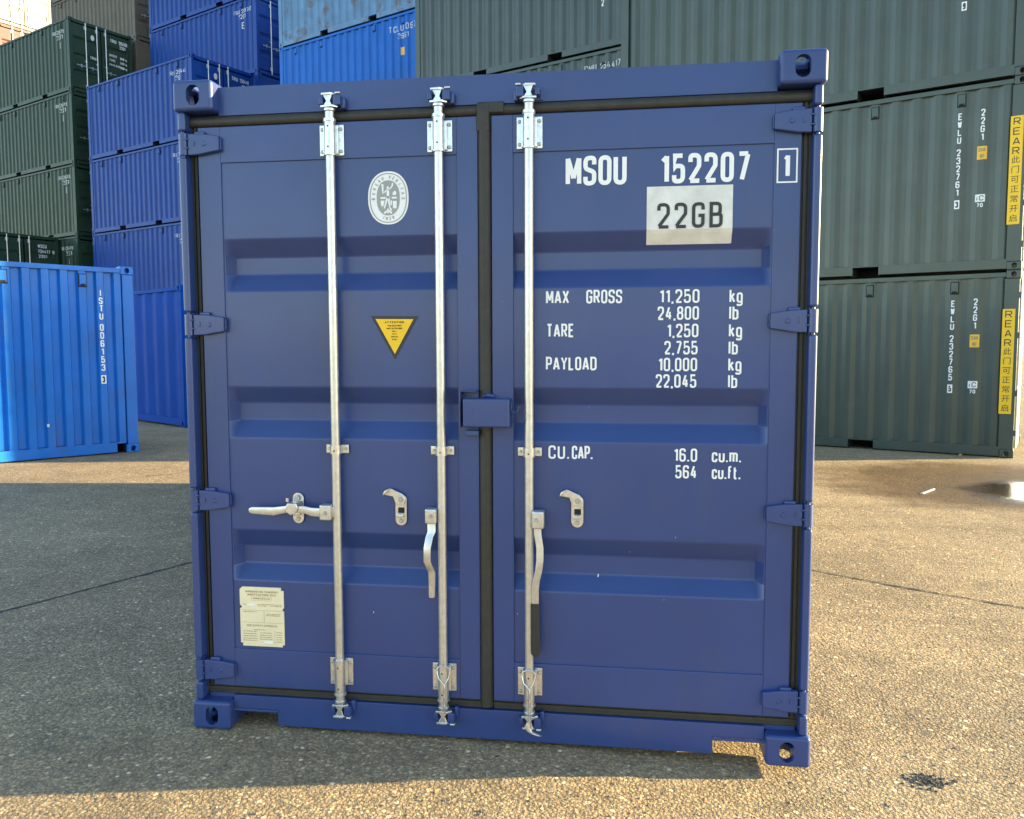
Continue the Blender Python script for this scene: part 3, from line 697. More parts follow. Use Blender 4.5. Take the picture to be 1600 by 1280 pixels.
# first handle: horizontal, held by its catch
x0 = -.592; par = rods[0]
hb_ = MB(); hb_.box(-.653, -.606, -.014, .030, .884, .945, bev=.006, seg=2); hb_.box(-.640, -.585, .004, .036, .894, .936, bev=.004)
hb_.build('handle_hub', 'zinc', par)
MB().tube([(-.628, -.0145, .913), (-.628, -.019, .913)], [.008, .006], 12).build('bolt', 'bolt', par)
hpath = [(-.640, .004, .912), (-.690, .004, .914), (-.715, .000, .922), (-.750, -.004, .924), (-.785, -.002, .924), (-.815, .004, .918), (-.848, .006, .912), (-.900, .006, .913), (-.940, .006, .914), (-.950, .006, .914)]
hw = [.036, .034, .030, .028, .028, .030, .034, .030, .027, .016]
vs, fs = [], []
def bar(path, widths, th, vert=False):
    mb = MB(); vs = []; n = len(path)
    for (p, w) in zip(path, widths):
        for k in range(8):
            a = 2 * math.pi * (k + .5) / 8; c, s_ = math.cos(a), math.sin(a)
            c = math.copysign(abs(c) ** .6, c); s_ = math.copysign(abs(s_) ** .6, s_)
            if vert: vs.append((p[0] + c * w / 2, p[1] + s_ * th / 2, p[2]))
            else: vs.append((p[0], p[1] + s_ * th / 2, p[2] + c * w / 2))
    fs = [(i * 8 + k, i * 8 + (k + 1) % 8, (i + 1) * 8 + (k + 1) % 8, (i + 1) * 8 + k) for i in range(n - 1) for k in range(8)]
    fs += [tuple(range(8)), tuple(range((n - 1) * 8, n * 8))]
    return mb.add(vs, fs)
bar(hpath, hw, .013).build('handle', 'zinc', par)
# hasp folded over that handle
hp = MB(); hp.prism([(-.782, .948), (-.744, .950), (-.738, .930), (-.748, .910), (-.768, .902), (-.786, .914), (-.790, .930)], -.020, -.012, 'y', bev=.003)
hp.box(-.782, -.744, -.016, .030, .942, .950, bev=.002); hp.box(-.794, -.784, .0, .006, .952, .966)
hp.build('handle_hasp', 'zinc2', par)
# second handle: bare, bent, hanging
par = rods[1]
MB().box(-.230, -.186, -.014, .030, .882, .940, bev=.006).build('handle_hub', 'zinc', par)
MB().tube([(-.206, -.0145, .912), (-.206, -.019, .912)], [.008, .006], 12).build('bolt', 'bolt', par)
bar([(-.207, .004, .890), (-.206, .002, .850), (-.213, -.010, .830), (-.2185, -.022, .790), (-.219, -.024, .738), (-.211, -.006, .702), (-.207, .002, .690), (-.208, .006, .640), (-.2095, .008, .592), (-.2095, .008, .588)],
    [.034, .032, .030, .028, .028, .028, .028, .026, .024, .018], .012, True).build('handle', 'zinc', par)
# third handle: bowed, black sleeve
par = rods[2]
MB().box(.184, .230, -.016, .030, .874, .942, bev=.007).build('handle_hub', 'zinc', par)
MB().tube([(.201, -.0165, .910), (.201, -.021, .910)], [.008, .006], 12).build('bolt', 'bolt', par)
bar([(.204, .004, .885), (.205, .003, .852), (.2135, .0, .800), (.2145, -.004, .755), (.210, -.004, .715), (.199, .0, .668), (.1955, .004, .640), (.195, .006, .570)],
    [.030, .029, .028, .028, .028, .028, .028, .028], .012, True).build('handle', 'zinc', par)
bar([(.195, .006, .582), (.195, .006, .578), (.1955, .006, .50), (.1965, .006, .42), (.1975, .006, .388), (.1975, .006, .376)], [.028, .033, .034, .036, .034, .020], .020, True).build('handle_sleeve', 'grip', par)

# seal wires looped round the lower sleeves of two rods
def wire(x, par, low):
    m = MB(); lp = []
    for k in range(9):
        a = math.pi * k / 8; lp.append((x + .027 * math.cos(a), -.004 - .0 * k, .300 + .022 * math.sin(a)))
    m.tube([(x + .004, -.008, .245), (x + .020, -.009, .272)] + lp + [(x - .020, -.009, .272), (x + .004, -.008, .245)], .0026, 8)
    zz = [(x + .004 + .0015 * math.sin(k * 2.1), -.010 + .0015 * math.cos(k * 2.1), .247 - k * .012) for k in range(10 if not low else 12)]
    m.tube(zz, .0046, 8)
    m.build('seal_wire', 'zinc2', par)
wire(-.1695 + .006, rods[1], False); wire(.1705, rods[2], True)
m = MB(); x = .172
bar([(x, -.008, .118), (x - .004, -.010, .098), (x + .002, -.010, .084), (x + .018, -.011, .076), (x + .038, -.012, .070), (x + .046, -.012, .069)], [.014, .018, .022, .020, .020, .012], .012, True).build('seal_tail', 'zinc2', rods[2])

# lock box over the door joint
lb = MB()
lb.box(-.079, .100, -.014, .047, 1.256, 1.366, bev=.008, seg=3)
lb.build('lock_box', 'navy', main)
bk = MB()
bk.box(-.093, -.088, -.010, .047, 1.254, 1.394, bev=.0015); bk.box(-.093, -.026, -.010, .047, 1.391, 1.396, bev=.0015)
bk.box(-.072, -.022, .004, .047, 1.222, 1.243, bev=.003)
bk.tube([(-.006, .036, 1.372), (.012, .030, 1.376), (.036, .034, 1.371)], [.008, .011, .006], 8)
bk.build('lock_box_bracket', 'navy', main)
hk = [(.103, .010, 1.352), (.103, .008, 1.338)] + [(.1175 - .0145 * math.cos(a), .008, 1.330 - .0175 * math.sin(a)) for a in [math.pi * k / 8 for k in range(9)]] + [(.132, .008, 1.338)]
MB().tube(hk, .0026, 8).build('lock_box_hook', 'navy', main)

# ------------------------------------------------------------------ lettering and stickers on the doors
TY = .0505   # just proud of the pressed panel
def line(s, h, x0, x1, z, par, name='lettering', y=TY, mat='white', sw=.14, gap=.13):
    return put(MB(), text_geo(s, h, x1 - x0, sw=sw, gap=gap), front(x0, z, y)).build(name, mat, par, smooth=0)
dr, dl = doors[1], doors[-1]
line('MSOU', .108, .304, .528, 2.153, dr, sw=.15); line('152207', .107, .650, .968, 2.151, dr, sw=.15, gap=.18)
line('1', .086, 1.082, 1.104, 2.158, dr, y=.0445, sw=.17)
bx = MB()
for (a, b_, c, d) in ((1.0590, 1.0645, 2.141, 2.262), (1.1255, 1.131, 2.141, 2.262), (1.0645, 1.1255, 2.141, 2.1465), (1.0645, 1.1255, 2.2565, 2.262)):
    flat(bx, [(a, c), (b_, c), (b_, d), (a, d)], lambda u, v: (u, .0445, v))
bx.build('lettering', 'white', dr, smooth=0)
# pasted white rectangle over the first trough
pt = MB(); sl = lambda z: .0500 if z > 1.985 else .0500 + (1.985 - z) / (1.985 - 1.918) * .046
zsq = [2.142, 2.10, 2.05, 2.0, 1.987, 1.975, 1.936]
pt.add([(x, sl(z) , z) for z in zsq for x in (.602, .70, .80, .909)], [(j * 4 + i, j * 4 + i + 1, j * 4 + i + 5, j * 4 + i + 4) for j in range(len(zsq) - 1) for i in range(3)])
pt.build('size_code_patch', 'patch', dr, smooth=0)
put(MB(), text_geo('22GB', .092, .234, sw=.13, gap=.20), front(.640, 1.990, .0490)).build('lettering', 'black', dr, smooth=0)
hh = .051
line('MAX', hh, .231, .318, 1.720, dr); line('GROSS', hh, .382, .515, 1.720, dr)
for s_, x0_, x1_, z_ in (('11,250', .652, .796, 1.719), ('24,800', .645, .795, 1.657), ('1,250', .680, .794, 1.593), ('2,755', .671, .792, 1.530), ('10,000', .650, .791, 1.468), ('22,045', .641, .789, 1.407)):
    line(s_, .050, x0_, x1_, z_, dr)
for z_ in (1.718, 1.593, 1.468): line('kg', .050, .903, .950, z_, dr)
for z_ in (1.657, 1.530, 1.407): line('lb', .050, .903, .936, z_, dr)
line('TARE', hh, .233, .337, 1.595, dr); line('PAYLOAD', hh, .231, .422, 1.471, dr); line('CU.', hh, .241, .320, 1.134, dr); line('CAP.', hh, .330, .409, 1.134, dr)
line('16.0', .050, .711, .796, 1.131, dr); line('564', .050, .717, .796, 1.068, dr); line('cu.m.', .050, .849, .955, 1.131, dr); line('cu.ft.', .050, .850, .954, 1.068, dr)

# oval emblem sticker
ec, ez = -.375, 2.129
def superell(a, b_, n=56, p=2.25):
    out = []
    for k in range(n):
        t = 2 * math.pi * k / n; c, s_ = math.cos(t), math.sin(t)
        out.append((math.copysign(abs(c) ** (2 / p), c) * a, math.copysign(abs(s_) ** (2 / p), s_) * b_))
    return out
def ring(a0, b0, a1, b1, y):
    mb = MB(); A, B = superell(a0, b0), superell(a1, b1); n = len(A)
    return mb.add([(ec + p[0], y, ez + p[1]) for p in A + B], [(i, (i + 1) % n, n + (i + 1) % n, n + i) for i in range(n)])
emb = MB(); emb.add([(ec + p[0], .0502, ez + p[1]) for p in superell(.080, .100)], [tuple(range(56))]); emb = emb.build('oval_emblem_sticker', 'white', dl, smooth=0)
gr = ring(.0735, .0935, .0700, .0900, .0492); inner = superell(.0455, .0660)
gr.add([(ec + p[0], .0492, ez + p[1]) for p in inner], [tuple(range(56))])
def arc_text(mb, s_, h, a, b_, t0, t1, flip=False):
    n = len(s_)
    for i, ch in enumerate(s_):
        if ch == ' ': continue
        t = t0 + (t1 - t0) * i / (n - 1); px, pz = a * math.cos(t), b_ * math.sin(t)
        nx_, nz_ = math.cos(t) / a, math.sin(t) / b_; l_ = math.hypot(nx_, nz_); nx_, nz_ = nx_ / l_, nz_ / l_
        if flip: nx_, nz_ = -nx_, -nz_
        tx, tz = nz_, -nx_
        V, F = text_geo(ch, h, sw=.17); w = max(v.x for v in V)
        mb.add([(ec + px + (v.x - w / 2) * tx + (v.y - h / 2) * nx_, .0492, ez + pz + (v.x - w / 2) * tz + (v.y - h / 2) * nz_) for v in V], F)
arc_text(gr, 'BUREAU VERITAS', .013, .0590, .0785, math.pi + .04, -.04)
arc_text(gr, '1828', .012, .058, .078, -math.pi / 2 - .34, -math.pi / 2 + .34, True)
gr.build('emblem_print', 'grey', dl, smooth=0)
fg = MB()
def fig(poly): flat(fg, [(ec + u, ez + v) for u, v in poly], lambda u, v: (u, .0482, v))
def limb(p, q, w0, w1):
    a = Vector(q) - Vector(p); nrm = Vector((-a.y, a.x)).normalized(); P, Q = Vector(p), Vector(q)
    fig([tuple(P + nrm * w0), tuple(Q + nrm * w1), tuple(Q - nrm * w1), tuple(P - nrm * w0)])
fig([(.0045 * math.cos(2 * math.pi * k / 10) - .001, .039 + .005 * math.sin(2 * math.pi * k / 10)) for k in range(10)])
limb((.000, .034), (-.001, .004), .0055, .0050); limb((-.001, .006), (-.016, -.040), .0045, .0025); limb((.001, .005), (.006, -.036), .0045, .0025)
limb((.003, .030), (.015, .042), .003, .0025); limb((.015, .042), (.019, .055), .0028, .003); limb((-.004, .030), (-.015, .020), .003, .0025)
limb((-.020, .016), (-.022, .052), .0022, .0045); limb((-.030, .000), (-.010, .000), .0032, .0032); limb((.014, .000), (.034, .000), .0032, .0032)
fig([(.018, .010), (.030, .010), (.034, .018), (.029, .026), (.022, .024), (.017, .016)])
fig([(-.030, -.010), (-.014, -.010), (-.018, -.028), (-.024, -.034), (-.029, -.024)])
fig([(.018, -.012), (.034, -.012), (.033, -.040), (.019, -.040)]); limb((.012, -.010), (.012, -.028), .003, .003)
limb((-.016, -.058), (-.004, -.048), .004, .003); limb((.014, -.058), (.002, -.048), .004, .003); limb((-.001, -.040), (-.001, -.058), .003, .0035); limb((.006, -.036), (.012, -.048), .003, .004)
fg.build('emblem_print', 'white', dl, smooth=0)

# yellow warning triangle
tri = [(-.451, 1.680), (-.357, 1.511), (-.263, 1.678)]
tb = MB(); flat(tb, tri, lambda u, v: (u, .0502, v)); tri_o = tb.build('warning_triangle_sticker', 'black', dl, smooth=0)
cx_, cz_ = -.357, 1.623
ti = [(cx_ + (u - cx_) * .80, cz_ + (v - cz_) * .80) for u, v in tri]
tb = MB(); flat(tb, ti, lambda u, v: (u, .0493, v)); tb.build('triangle_face', 'yellow', dl, smooth=0)
tb = MB()
for s_, w, z_, h_ in (('ATTENTION', .076, 1.6515, .0085), ('THIS CONTAINER', .056, 1.6395, .0060), ('MUST BE REPAIRED', .062, 1.6290, .0060), ('ONLY', .017, 1.6180, .0058), ('WITH', .018, 1.6075, .0058), ('CORTEN', .027, 1.5970, .0058), ('STEEL', .020, 1.5865, .0058)):
    put(tb, text_geo(s_, h_, w, sw=.20), front(cx_ - w / 2, z_, .0485))
tb.build('triangle_print', 'black', dl, smooth=0)

# data plate with notched corners and waist
px0, px1, pz0, pz1 = -1.022, -.834, .343, .589
def P2(u, v): return (px0 + u * (px1 - px0), pz0 + v * (pz1 - pz0))
out = [(.05, .0), (.95, .0), (.95, .035), (1, .035), (1, .60), (.955, .63), (1, .66), (1, .95), (.94, .95), (.94, 1), (.06, 1), (.0, .955), (0, .70), (.05, .66), (0, .63), (0, .05), (.05, .05)]
dp = MB().prism([P2(*q) for q in out], .0470, .0515, 'y').build('data_plate', 'brass', dl, smooth=0)
pi_ = MB(); ky = .0462
def ink(s_, h_, u0, u1, v): a = P2(u0, v); b_ = P2(u1, v); put(pi_, text_geo(s_, h_, b_[0] - a[0], sw=.16), front(a[0], a[1], ky))
ink('APPROVED FOR TRANSPORT', .0085, .13, .88, .905); ink('UNDER CUSTOMS SEAL', .0085, .17, .84, .855)
ink('CSC SAFETY APPROVAL', .0080, .15, .85, .335)
def rect(u0, u1, v0, v1):
    a, b_ = P2(u0, v0), P2(u1, v1); flat(pi_, [(a[0], a[1]), (b_[0], a[1]), (b_[0], b_[1]), (a[0], b_[1])], lambda u, v: (u, ky, v))
rect(.02, .98, .606, .610); rect(.02, .98, .400, .404); rect(.545, .552, .41, .60); rect(.78, .785, .05, .28)
rect(.27, .73, .832, .835); rect(.27, .73, .775, .778); rect(.27, .275, .778, .832); rect(.725, .73, .778, .832)
rnd = random.Random(5)
def scrib(u0, u1, v, hgt=.012):      # print too small to read in the photograph
    u = u0
    while u < u1: w = rnd.uniform(.012, .05); rect(u, min(u + w, u1), v, v + hgt * rnd.uniform(.7, 1.2)); u += w + .012
scrib(.31, .70, .798, .018); scrib(.06, .16, .70); scrib(.40, .95, .705); scrib(.40, .62, .68); scrib(.70, .95, .68); scrib(.07, .40, .575); scrib(.60, .93, .545); scrib(.60, .90, .52)
for v in (.245, .205, .165, .125, .09): scrib(.06, .38, v)
for v in (.275,): scrib(.30, .56, v)
for v in (.225, .185, .15, .115): scrib(.44, .72, v)
for v in (.24, .20, .16, .12, .08): scrib(.82, .95, v)
pi_.build('plate_print', 'ink', dl, smooth=0)
for (u0, u1, v0, v1) in ((.16, .35, .685, .718), (.53, .73, .055, .095)):
    a, b_ = P2(u0, v0), P2(u1, v1); MB().box(a[0], b_[0], .0455, .047, a[1], b_[1]).build('plate_insert', 'white', dl, smooth=0)
# paint chips on the doors
ch = MB()
for (x, z, l) in ((.43, .680, .009), (-.46, .50, .006), (-.19, .31, .004), (.68, .60, .003), (.55, .78, .003), (.72, .84, .004), (-.22, .70, .004), (.12, .52, .004), (-.30, .30, .004)):
    yv = .0508
    flat(ch, [(x, z), (x + l * .4, z + l * .3), (x + l * .45, z + l * 1.5), (x + l * .1, z + l * 1.3)], lambda u, v: (u, yv if abs(u) > .108 else .0452, v))
ch.build('paint_chips', 'white', dr, smooth=0)

# ================================================================== BACKGROUND CONTAINERS
# local frame: x 0 (door end, right) .. -L (left), y 0 (side toward the camera) .. 2.438, z up
PROTO = {}
CW = 2.438
def map_end(p):   # canonical end (faces -Y) -> door end at x=0 facing +x
    return (-p[1], p[0] + 1.219, p[2])
def proto(pitch, phase, L=6.058, Hc=2.591, pockets=((1.81, 2.17), (3.89, 4.25)), doors_=True, post=.21):
    """meshes of one kind of container, shared between all copies"""
    key = (pitch, phase, L, Hc, pockets, doors_)
    if key in PROTO: return PROTO[key]
    P = []
    # castings (x span uses W=1.219 of the end; length along x)
    for sx in (-1, 1):
        for sy in (-1, 1):
            for sz in (-1, 1):
                P.append(('corner_casting', casting(sx, sy, sz, 1.219, L, Hc, map_end).mesh('corner_casting', 40), None))
    for (ya, yb) in ((.006, .10), (CW - .10, CW - .006)):
        P.append(('corner_post', MB().box(-post + .02, -.012, ya, yb, .1185, Hc - .1185, bev=.004).mesh('corner_post'), None))
        P.append(('corner_post', MB().box(-L + .012, -L + .15, ya, yb, .1185, Hc - .1185, bev=.004).mesh('corner_post'), None))
    for (ya, yb) in ((.008, .075), (CW - .075, CW - .008)):
        P.append(('top_side_rail', MB().box(-L + .1785, -.1785, ya, yb, Hc - .095, Hc - .030, bev=.004).mesh('top_side_rail'), None))
        rb = MB(); xs = [.1785] + [q for pk in pockets for q in pk] + [L - .1785]
        for k in range(0, len(xs), 2): rb.box(-xs[k + 1], -xs[k], ya, yb, .020, .155, bev=.003)
        for pk in pockets: rb.box(-pk[1] - .001, -pk[0] + .001, ya + .004, yb - .004, .138, .154)
        P.append(('bottom_side_rail', rb.mesh('bottom_side_rail'), None))
    for pk in pockets:
        fb = MB()
        fb.box(-pk[0], -pk[0] + .006, .02, CW - .02, .0, .138); fb.box(-pk[1] - .006, -pk[1], .02, CW - .02, .0, .138); fb.box(-pk[1], -pk[0], .076, CW - .076, .139, .145); fb.box(-pk[1], -pk[0], .6, CW - .6, .012, .137)
        P.append(('fork_pocket', fb.mesh('fork_pocket'), 'under'))
    for side in (0, 1):
        ts = corr_points(post - .04, L - .14, pitch, phase); n = len(ts); wb = MB()
        def yy(t): d = .022 + corr(t - phase, pitch, .036); return d if side == 0 else CW - d
        wb.add([(-t, yy(t), z) for z in (.150, Hc - .09) for t in ts], [(i, i + 1, n + i + 1, n + i) for i in range(n - 1)])
        P.append(('side_wall', wb.mesh('side_wall', 20), None))
    rf = MB(); ts = corr_points(.10, L - .10, .209, 0); n = len(ts)
    rf.add([(-t, y, Hc - .030 - corr(t, .209, .016)) for y in (.05, CW - .05) for t in ts], [(i, i + 1, n + i + 1, n + i) for i in range(n - 1)])
    P.append(('roof', rf.mesh('roof', 20), None))
    P.append(('floor', MB().box(-L + .05, -.10, .05, CW - .05, .146, .16).mesh('floor'), 'under'))
    ew = MB(); ts = corr_points(.1, CW - .1, .25, 0); n = len(ts)
    ew.add([(-L + .03 + corr(t, .25, .036), t, z) for z in (.12, Hc - .10) for t in ts], [(i, i + 1, n + i + 1, n + i) for i in range(n - 1)])
    ew.box(-L + .01, -L + .09, .163, CW - .163, Hc - .115, Hc - .03); ew.box(-L + .01, -L + .09, .163, CW - .163, .02, .155)
    P.append(('end_wall', ew.mesh('end_wall', 20), None))
    hd = MB(); k = Hc / 2.591
    hd.add([map_end(p) for p in MB().box(-1.056, 1.056, .045, .11, 2.465 * k, 2.572 * k).v], MB().box(0, 1, 0, 1, 0, 1).f)
    P.append(('door_header', hd.mesh('door_header'), None))
    sl_ = MB(); sl_.add([map_end(p) for p in MB().box(-1.056, 1.056, .040, .11, .02, .135).v], MB().box(0, 1, 0, 1, 0, 1).f)
    P.append(('door_sill', sl_.mesh('door_sill'), None))
    for s in (-1, 1):
        dm = door_leaf(s, False); dm.v = [map_end((p[0], p[1], p[2] * k)) for p in dm.v]
        P.append(('door', dm.mesh('door', 25), None))
    for i, x in enumerate((-.592, -.1695, .1705)):
        r_ = MB(); r_.tube([(x, .012, .08), (x, .012, 2.52 * k)], .019, 8)
        r_.box(x - .048, x + .048, .030, .045, 2.29 * k, 2.41 * k); r_.box(x - .048, x + .048, .030, .045, .205, .316); r_.box(x - .046, x + .046, .030, .045, 1.144, 1.178)
        r_.box(x - .026, x + .026, .0, .03, 2.49 * k, 2.53 * k)
        hx = x - .36 if i != 2 else x + .36
        r_.box(min(x, hx), max(x, hx), -.002, .012, .95, .982); r_.box((x + hx) / 2 - .022, (x + hx) / 2 + .022, .030, .044, .91, 1.03)
        r_.v = [map_end(p) for p in r_.v]
        P.append(('lock_rod', r_.mesh('lock_rod', 40), 'zinc'))
    PROTO[key] = P
    return P
def vent(parent, t, z, mat, pitch, phase):
    y = .022 + corr(t - phase, pitch, .036)
    m = MB(); m.box(-t - .045, -t + .045, y - .022, y + .004, z - .085, z + .07, bev=.008)
    o = m.build('air_vent', mat, parent)
    MB().box(-t - .056, -t + .056, y - .003, y + .006, z - .100, z + .080).build('vent_dark_outline', 'under', o)  # added near-black plate that draws a dark recess outline round the vent
    MB().box(-t - .030, -t + .030, y - .0245, y - .021, z - .083, z - .058).build('vent_slot', 'hole', o)
def container(loc, theta, mat, label, group=None, pitch=.278, phase=.0, Hc=2.591, vents=(.80, 1.92, 4.15, 5.30), pockets=((1.81, 2.17), (3.89, 4.25)), name='shipping_container', post=.21):
    e = empty(name, loc, -R(theta)); tag(e, label, 'container', group)
    for nm, me, mt in proto(pitch, phase, 6.058, Hc, pockets, True, post):
        o = bpy.data.objects.new(nm, me); COL.objects.link(o); o.parent = e
        if not me.materials: me.materials.append(None)
        o.material_slots[0].link = 'OBJECT'; o.material_slots[0].material = M[mt or mat]
    for t in vents: vent(e, t, Hc - .21, mat, pitch, phase)
    e['_p'] = pitch; e['_ph'] = phase
    return e
def side_fn(pitch, phase, t0, z0):     # lettering on the corrugated side: u runs to the right
    return lambda u, v: (-t0 + u, .022 + corr(t0 - u - phase, pitch, .036) - .003, z0 + v)
def side_text(e, s, h, t_left, t_right, z, mat='farwhite', sw=.13, gap=.13):
    put(MB(), text_geo(s, h, t_left - t_right, sw=sw, gap=gap), side_fn(e['_p'], e['_ph'], t_left, z)).build('lettering', mat, e, smooth=0)
def column(e, s, t, ztop, zbot, w, mat='white', sw=.16):
    n = len(s); step = (ztop - zbot) / n; mb = MB()
    for i, c in enumerate(s):
        if c == ' ': continue
        V, F = text_geo(c, step * .86, w if c not in '1I' else None, sw=sw); wd = max(v.x for v in V)
        put(mb, (V, F), side_fn(e['_p'], e['_ph'], t + wd / 2, ztop - (i + 1) * step + step * .07))
    mb.build('lettering', mat, e, smooth=0)
def quad_on(e, name, t0, t1, z0, z1, mat, dy=.0):
    f = side_fn(e['_p'], e['_ph'], 0, 0); mb = MB(); n = 6
    pts = [(t0 + (t1 - t0) * k / n) for k in range(n + 1)]
    mb.add([(-t, .022 + corr(t - e['_ph'], e['_p'], .036) - .003 - dy, z) for z in (z0, z1) for t in pts], [(i, i + 1, n + 2 + i, n + 1 + i) for i in range(n)])
    return mb.build(name, mat, e, smooth=0)
def end_text(e, s, h, y0, y1, z, mat='farwhite', sw=.18):
    mb = MB(); put(mb, text_geo(s, h, y1 - y0, sw=sw), lambda u, v: (-.047 + .004, y0 + u, z + v), (1, 0, 0)); mb.build('lettering', mat, e, smooth=0)
def oval_end(e, y, z, a, b_):
    MB().add([(-.044, y + a * math.cos(2 * math.pi * k / 20), z + b_ * math.sin(2 * math.pi * k / 20)) for k in range(20)], [tuple(range(20))]).build('oval_sticker', 'farwhite', e, smooth=0)

HIDDEN = {}
def hidden(loc, theta, mat, label, Hc=2.591, L=6.058, group=None):
    """containers that other containers hide: one plain ribbed mesh each"""
    key = (mat, Hc, L)
    if key not in HIDDEN:
        mb = MB()
        for sx in (0, 1):
            for sy in (0, 1):
                for z in (0, Hc - .118):
                    mb.box(-L * sx - (0 if not sx else -.178), -L * sx - (.178 if not sx else 0), sy * (CW - .162), sy * (CW - .162) + .162, z, z + .118)
                mb.box(-.15 if not sx else -L + .01, -.01 if not sx else -L + .15, .01 if not sy else CW - .11, .11 if not sy else CW - .01, .118, Hc - .118)
        ts = corr_points(.15, L - .15, .278, 0); n = len(ts)
        for side in (0, 1):
            mb.add([(-t, (.022 + corr(t, .278, .036)) if side == 0 else CW - .022 - corr(t, .278, .036), z) for z in (.02, Hc - .03) for t in ts], [(i, i + 1, n + i + 1, n + i) for i in range(n - 1)])
        mb.box(-L + .05, -.05, .03, CW - .03, Hc - .06, Hc - .03); mb.box(-L + .05, -.05, .03, CW - .03, .1, .16); mb.box(-.06, -.03, .03, CW - .03, .02, Hc - .04); mb.box(-L + .03, -L + .06, .03, CW - .03, .02, Hc - .04)
        HIDDEN[key] = mb.mesh('shipping_container', 20); HIDDEN[key].materials.append(M[mat])
    o = bpy.data.objects.new('shipping_container', HIDDEN[key]); COL.objects.link(o); o.location = loc; o.rotation_euler = (0, 0, -R(theta))
    return tag(o, label, 'container', group)

TH = 25.55; HH = 2.591
ax = (-math.cos(R(TH)), math.sin(R(TH))); nn = (math.sin(R(TH)), math.cos(R(TH)))
def at(p, l=0, d=0): return (p[0] + ax[0] * l + nn[0] * d, p[1] + ax[1] * l + nn[1] * d)
ORD = ['lowest', 'second', 'third', 'fourth', 'fifth', 'sixth']

# --- slate grey-green stack at the right
gI = 'slate grey-green containers stacked at the right'
pI = (5.83, 9.08); phI = .815 - .278 / 8
stackI = []
for t, lab in enumerate(('slate green container at the bottom of the right stack, standing on the ground', 'slate green container in the middle of the right stack, number ending 761', 'slate green container on top of the right stack, cut off by the picture edge')):
    e = container((pI[0], pI[1], t * HH), TH, 'slate', lab, gI, phase=phI); stackI.append(e)
for t, e in enumerate(stackI):
    up_ = .11 if t == 2 else 0.0
    num, chk = (('232765', '5'), ('232761', '3'), ('232768', '9'))[t]
    column(e, 'EWLU', .815, 2.205, 1.775, .050); column(e, num, .815, 1.715 + up_, 1.055 + up_, .050)
    quad_on(e, 'lettering', .847, .783, .885 + up_, 1.005 + up_, 'white'); 
    put(MB(), text_geo(chk, .085, .036, sw=.2), side_fn(e['_p'], e['_ph'], .833, .902 + up_)).build('lettering', 'black', e, smooth=0)
    for v in e.children[-1:]: v.location.y = -.002
    column(e, '22G1', .533, 2.225, 1.785, .050)
    q = quad_on(e, 'weight_sticker', .590, .470, 1.535, 1.715, 'amber')
    mb = MB(); put(mb, text_geo('CAM', .055, .085, sw=.2), side_fn(e['_p'], e['_ph'], .573, 1.640)); put(mb, text_geo('18T', .055, .06, sw=.2), side_fn(e['_p'], e['_ph'], .560, 1.555)); o = mb.build('lettering', 'ink', e, smooth=0); o.location.y = -.003
    if t == 2: continue
    quad_on(e, 'class_mark', .593, .473, .958, 1.060, 'white')
    mb = MB(); put(mb, text_geo('iC', .070, .085, sw=.16), side_fn(e['_p'], e['_ph'], .575, .974)); o = mb.build('lettering', 'slate', e, smooth=0); o.location.y = -.003
    mb = MB(); put(mb, text_geo('70', .055, .075, sw=.2), side_fn(e['_p'], e['_ph'], .570, .885)); mb.build('lettering', 'white', e, smooth=0)
    # REAR strip on the corner post
    MB().box(-.202, -.052, .0030, .0055, .615, 2.060).build('rear_strip', 'yellow', e, smooth=0)
    rs = MB(); zt = 2.050
    for i, c in enumerate('REAR'):
        put(rs, text_geo(c, .098, .085, sw=.13), lambda u, v, i=i: (-.127 - .0425 + u, .0020, 2.050 - (i + 1) * .130 + .018 + v))
    for i, c in enumerate('此门可正常开启'):
        V, F = font_mesh(c, .105)
        zc = 2.050 - .520 - i * .1305 - .090
        rs.add([(-.127 + v.x, .0020, zc + v.y) for v in V], F)
    rs.build('rear_lettering', 'black', e, smooth=0)
    for z in (.35, .90, 1.70, 2.25):
        MB().box(-.03, .014, .012, .05, z - .04, z + .04, bev=.004).build('hinge', 'slate', e)

# --- dark green stack behind it
gH = 'dark teal green containers stacked behind the front container'
pH = (.83, 14.34)
for t in (0, 1): hidden((*pH, t * HH), TH, 'teal', 'dark teal container, %s tier of the stack behind the front container, hidden' % ORD[t], group=gH)
h3 = container((*pH, 2 * HH), TH, 'teal', 'dark teal container whose top edge just shows above the front container', gH, vents=(.95, 2.0, 4.15, 5.3), pockets=((1.95, 2.31), (3.95, 4.31)))
h4 = container((*pH, 3 * HH), TH, 'teal', 'dark teal ribbed container above the front container, left of the slate stack', gH, pockets=((1.95, 2.31), (3.95, 4.31)))
side_text(h3, 'CNIU 254417', .13, 1.40, .55, 2.19); column(h4, '254172', .99, 2.0, .87, .07); 

# --- bright and faded blue stack
gG = 'bright blue containers stacked beside the teal ones'
pG = (-4.27, 18.12)
for t in range(3): hidden((*pG, t * HH), TH, 'bright', 'bright blue container, %s tier of the stack behind the front container' % ORD[t], group=gG)
g4 = container((*pG, 3 * HH), TH, 'bright', 'bright blue ribbed container directly above the left half of the front container', gG, vents=(1.28, 2.28, 4.34, 5.36), pockets=((2.18, 2.48), (4.03, 4.33)))
g5 = container((*pG, 4 * HH), TH, 'faded', 'faded light blue container with rust streaks on top of the bright blue one', gG, pockets=((2.18, 2.48), (4.03, 4.33)))
side_text(g4, 'TCLU 067810', .16, 1.75, .45, 2.12, gap=.2); side_text(g4, '26G1', .14, 1.44, 1.08, 1.92); quad_on(g4, 'yellow_sticker', 1.36, 1.24, 1.50, 1.70, 'amber')

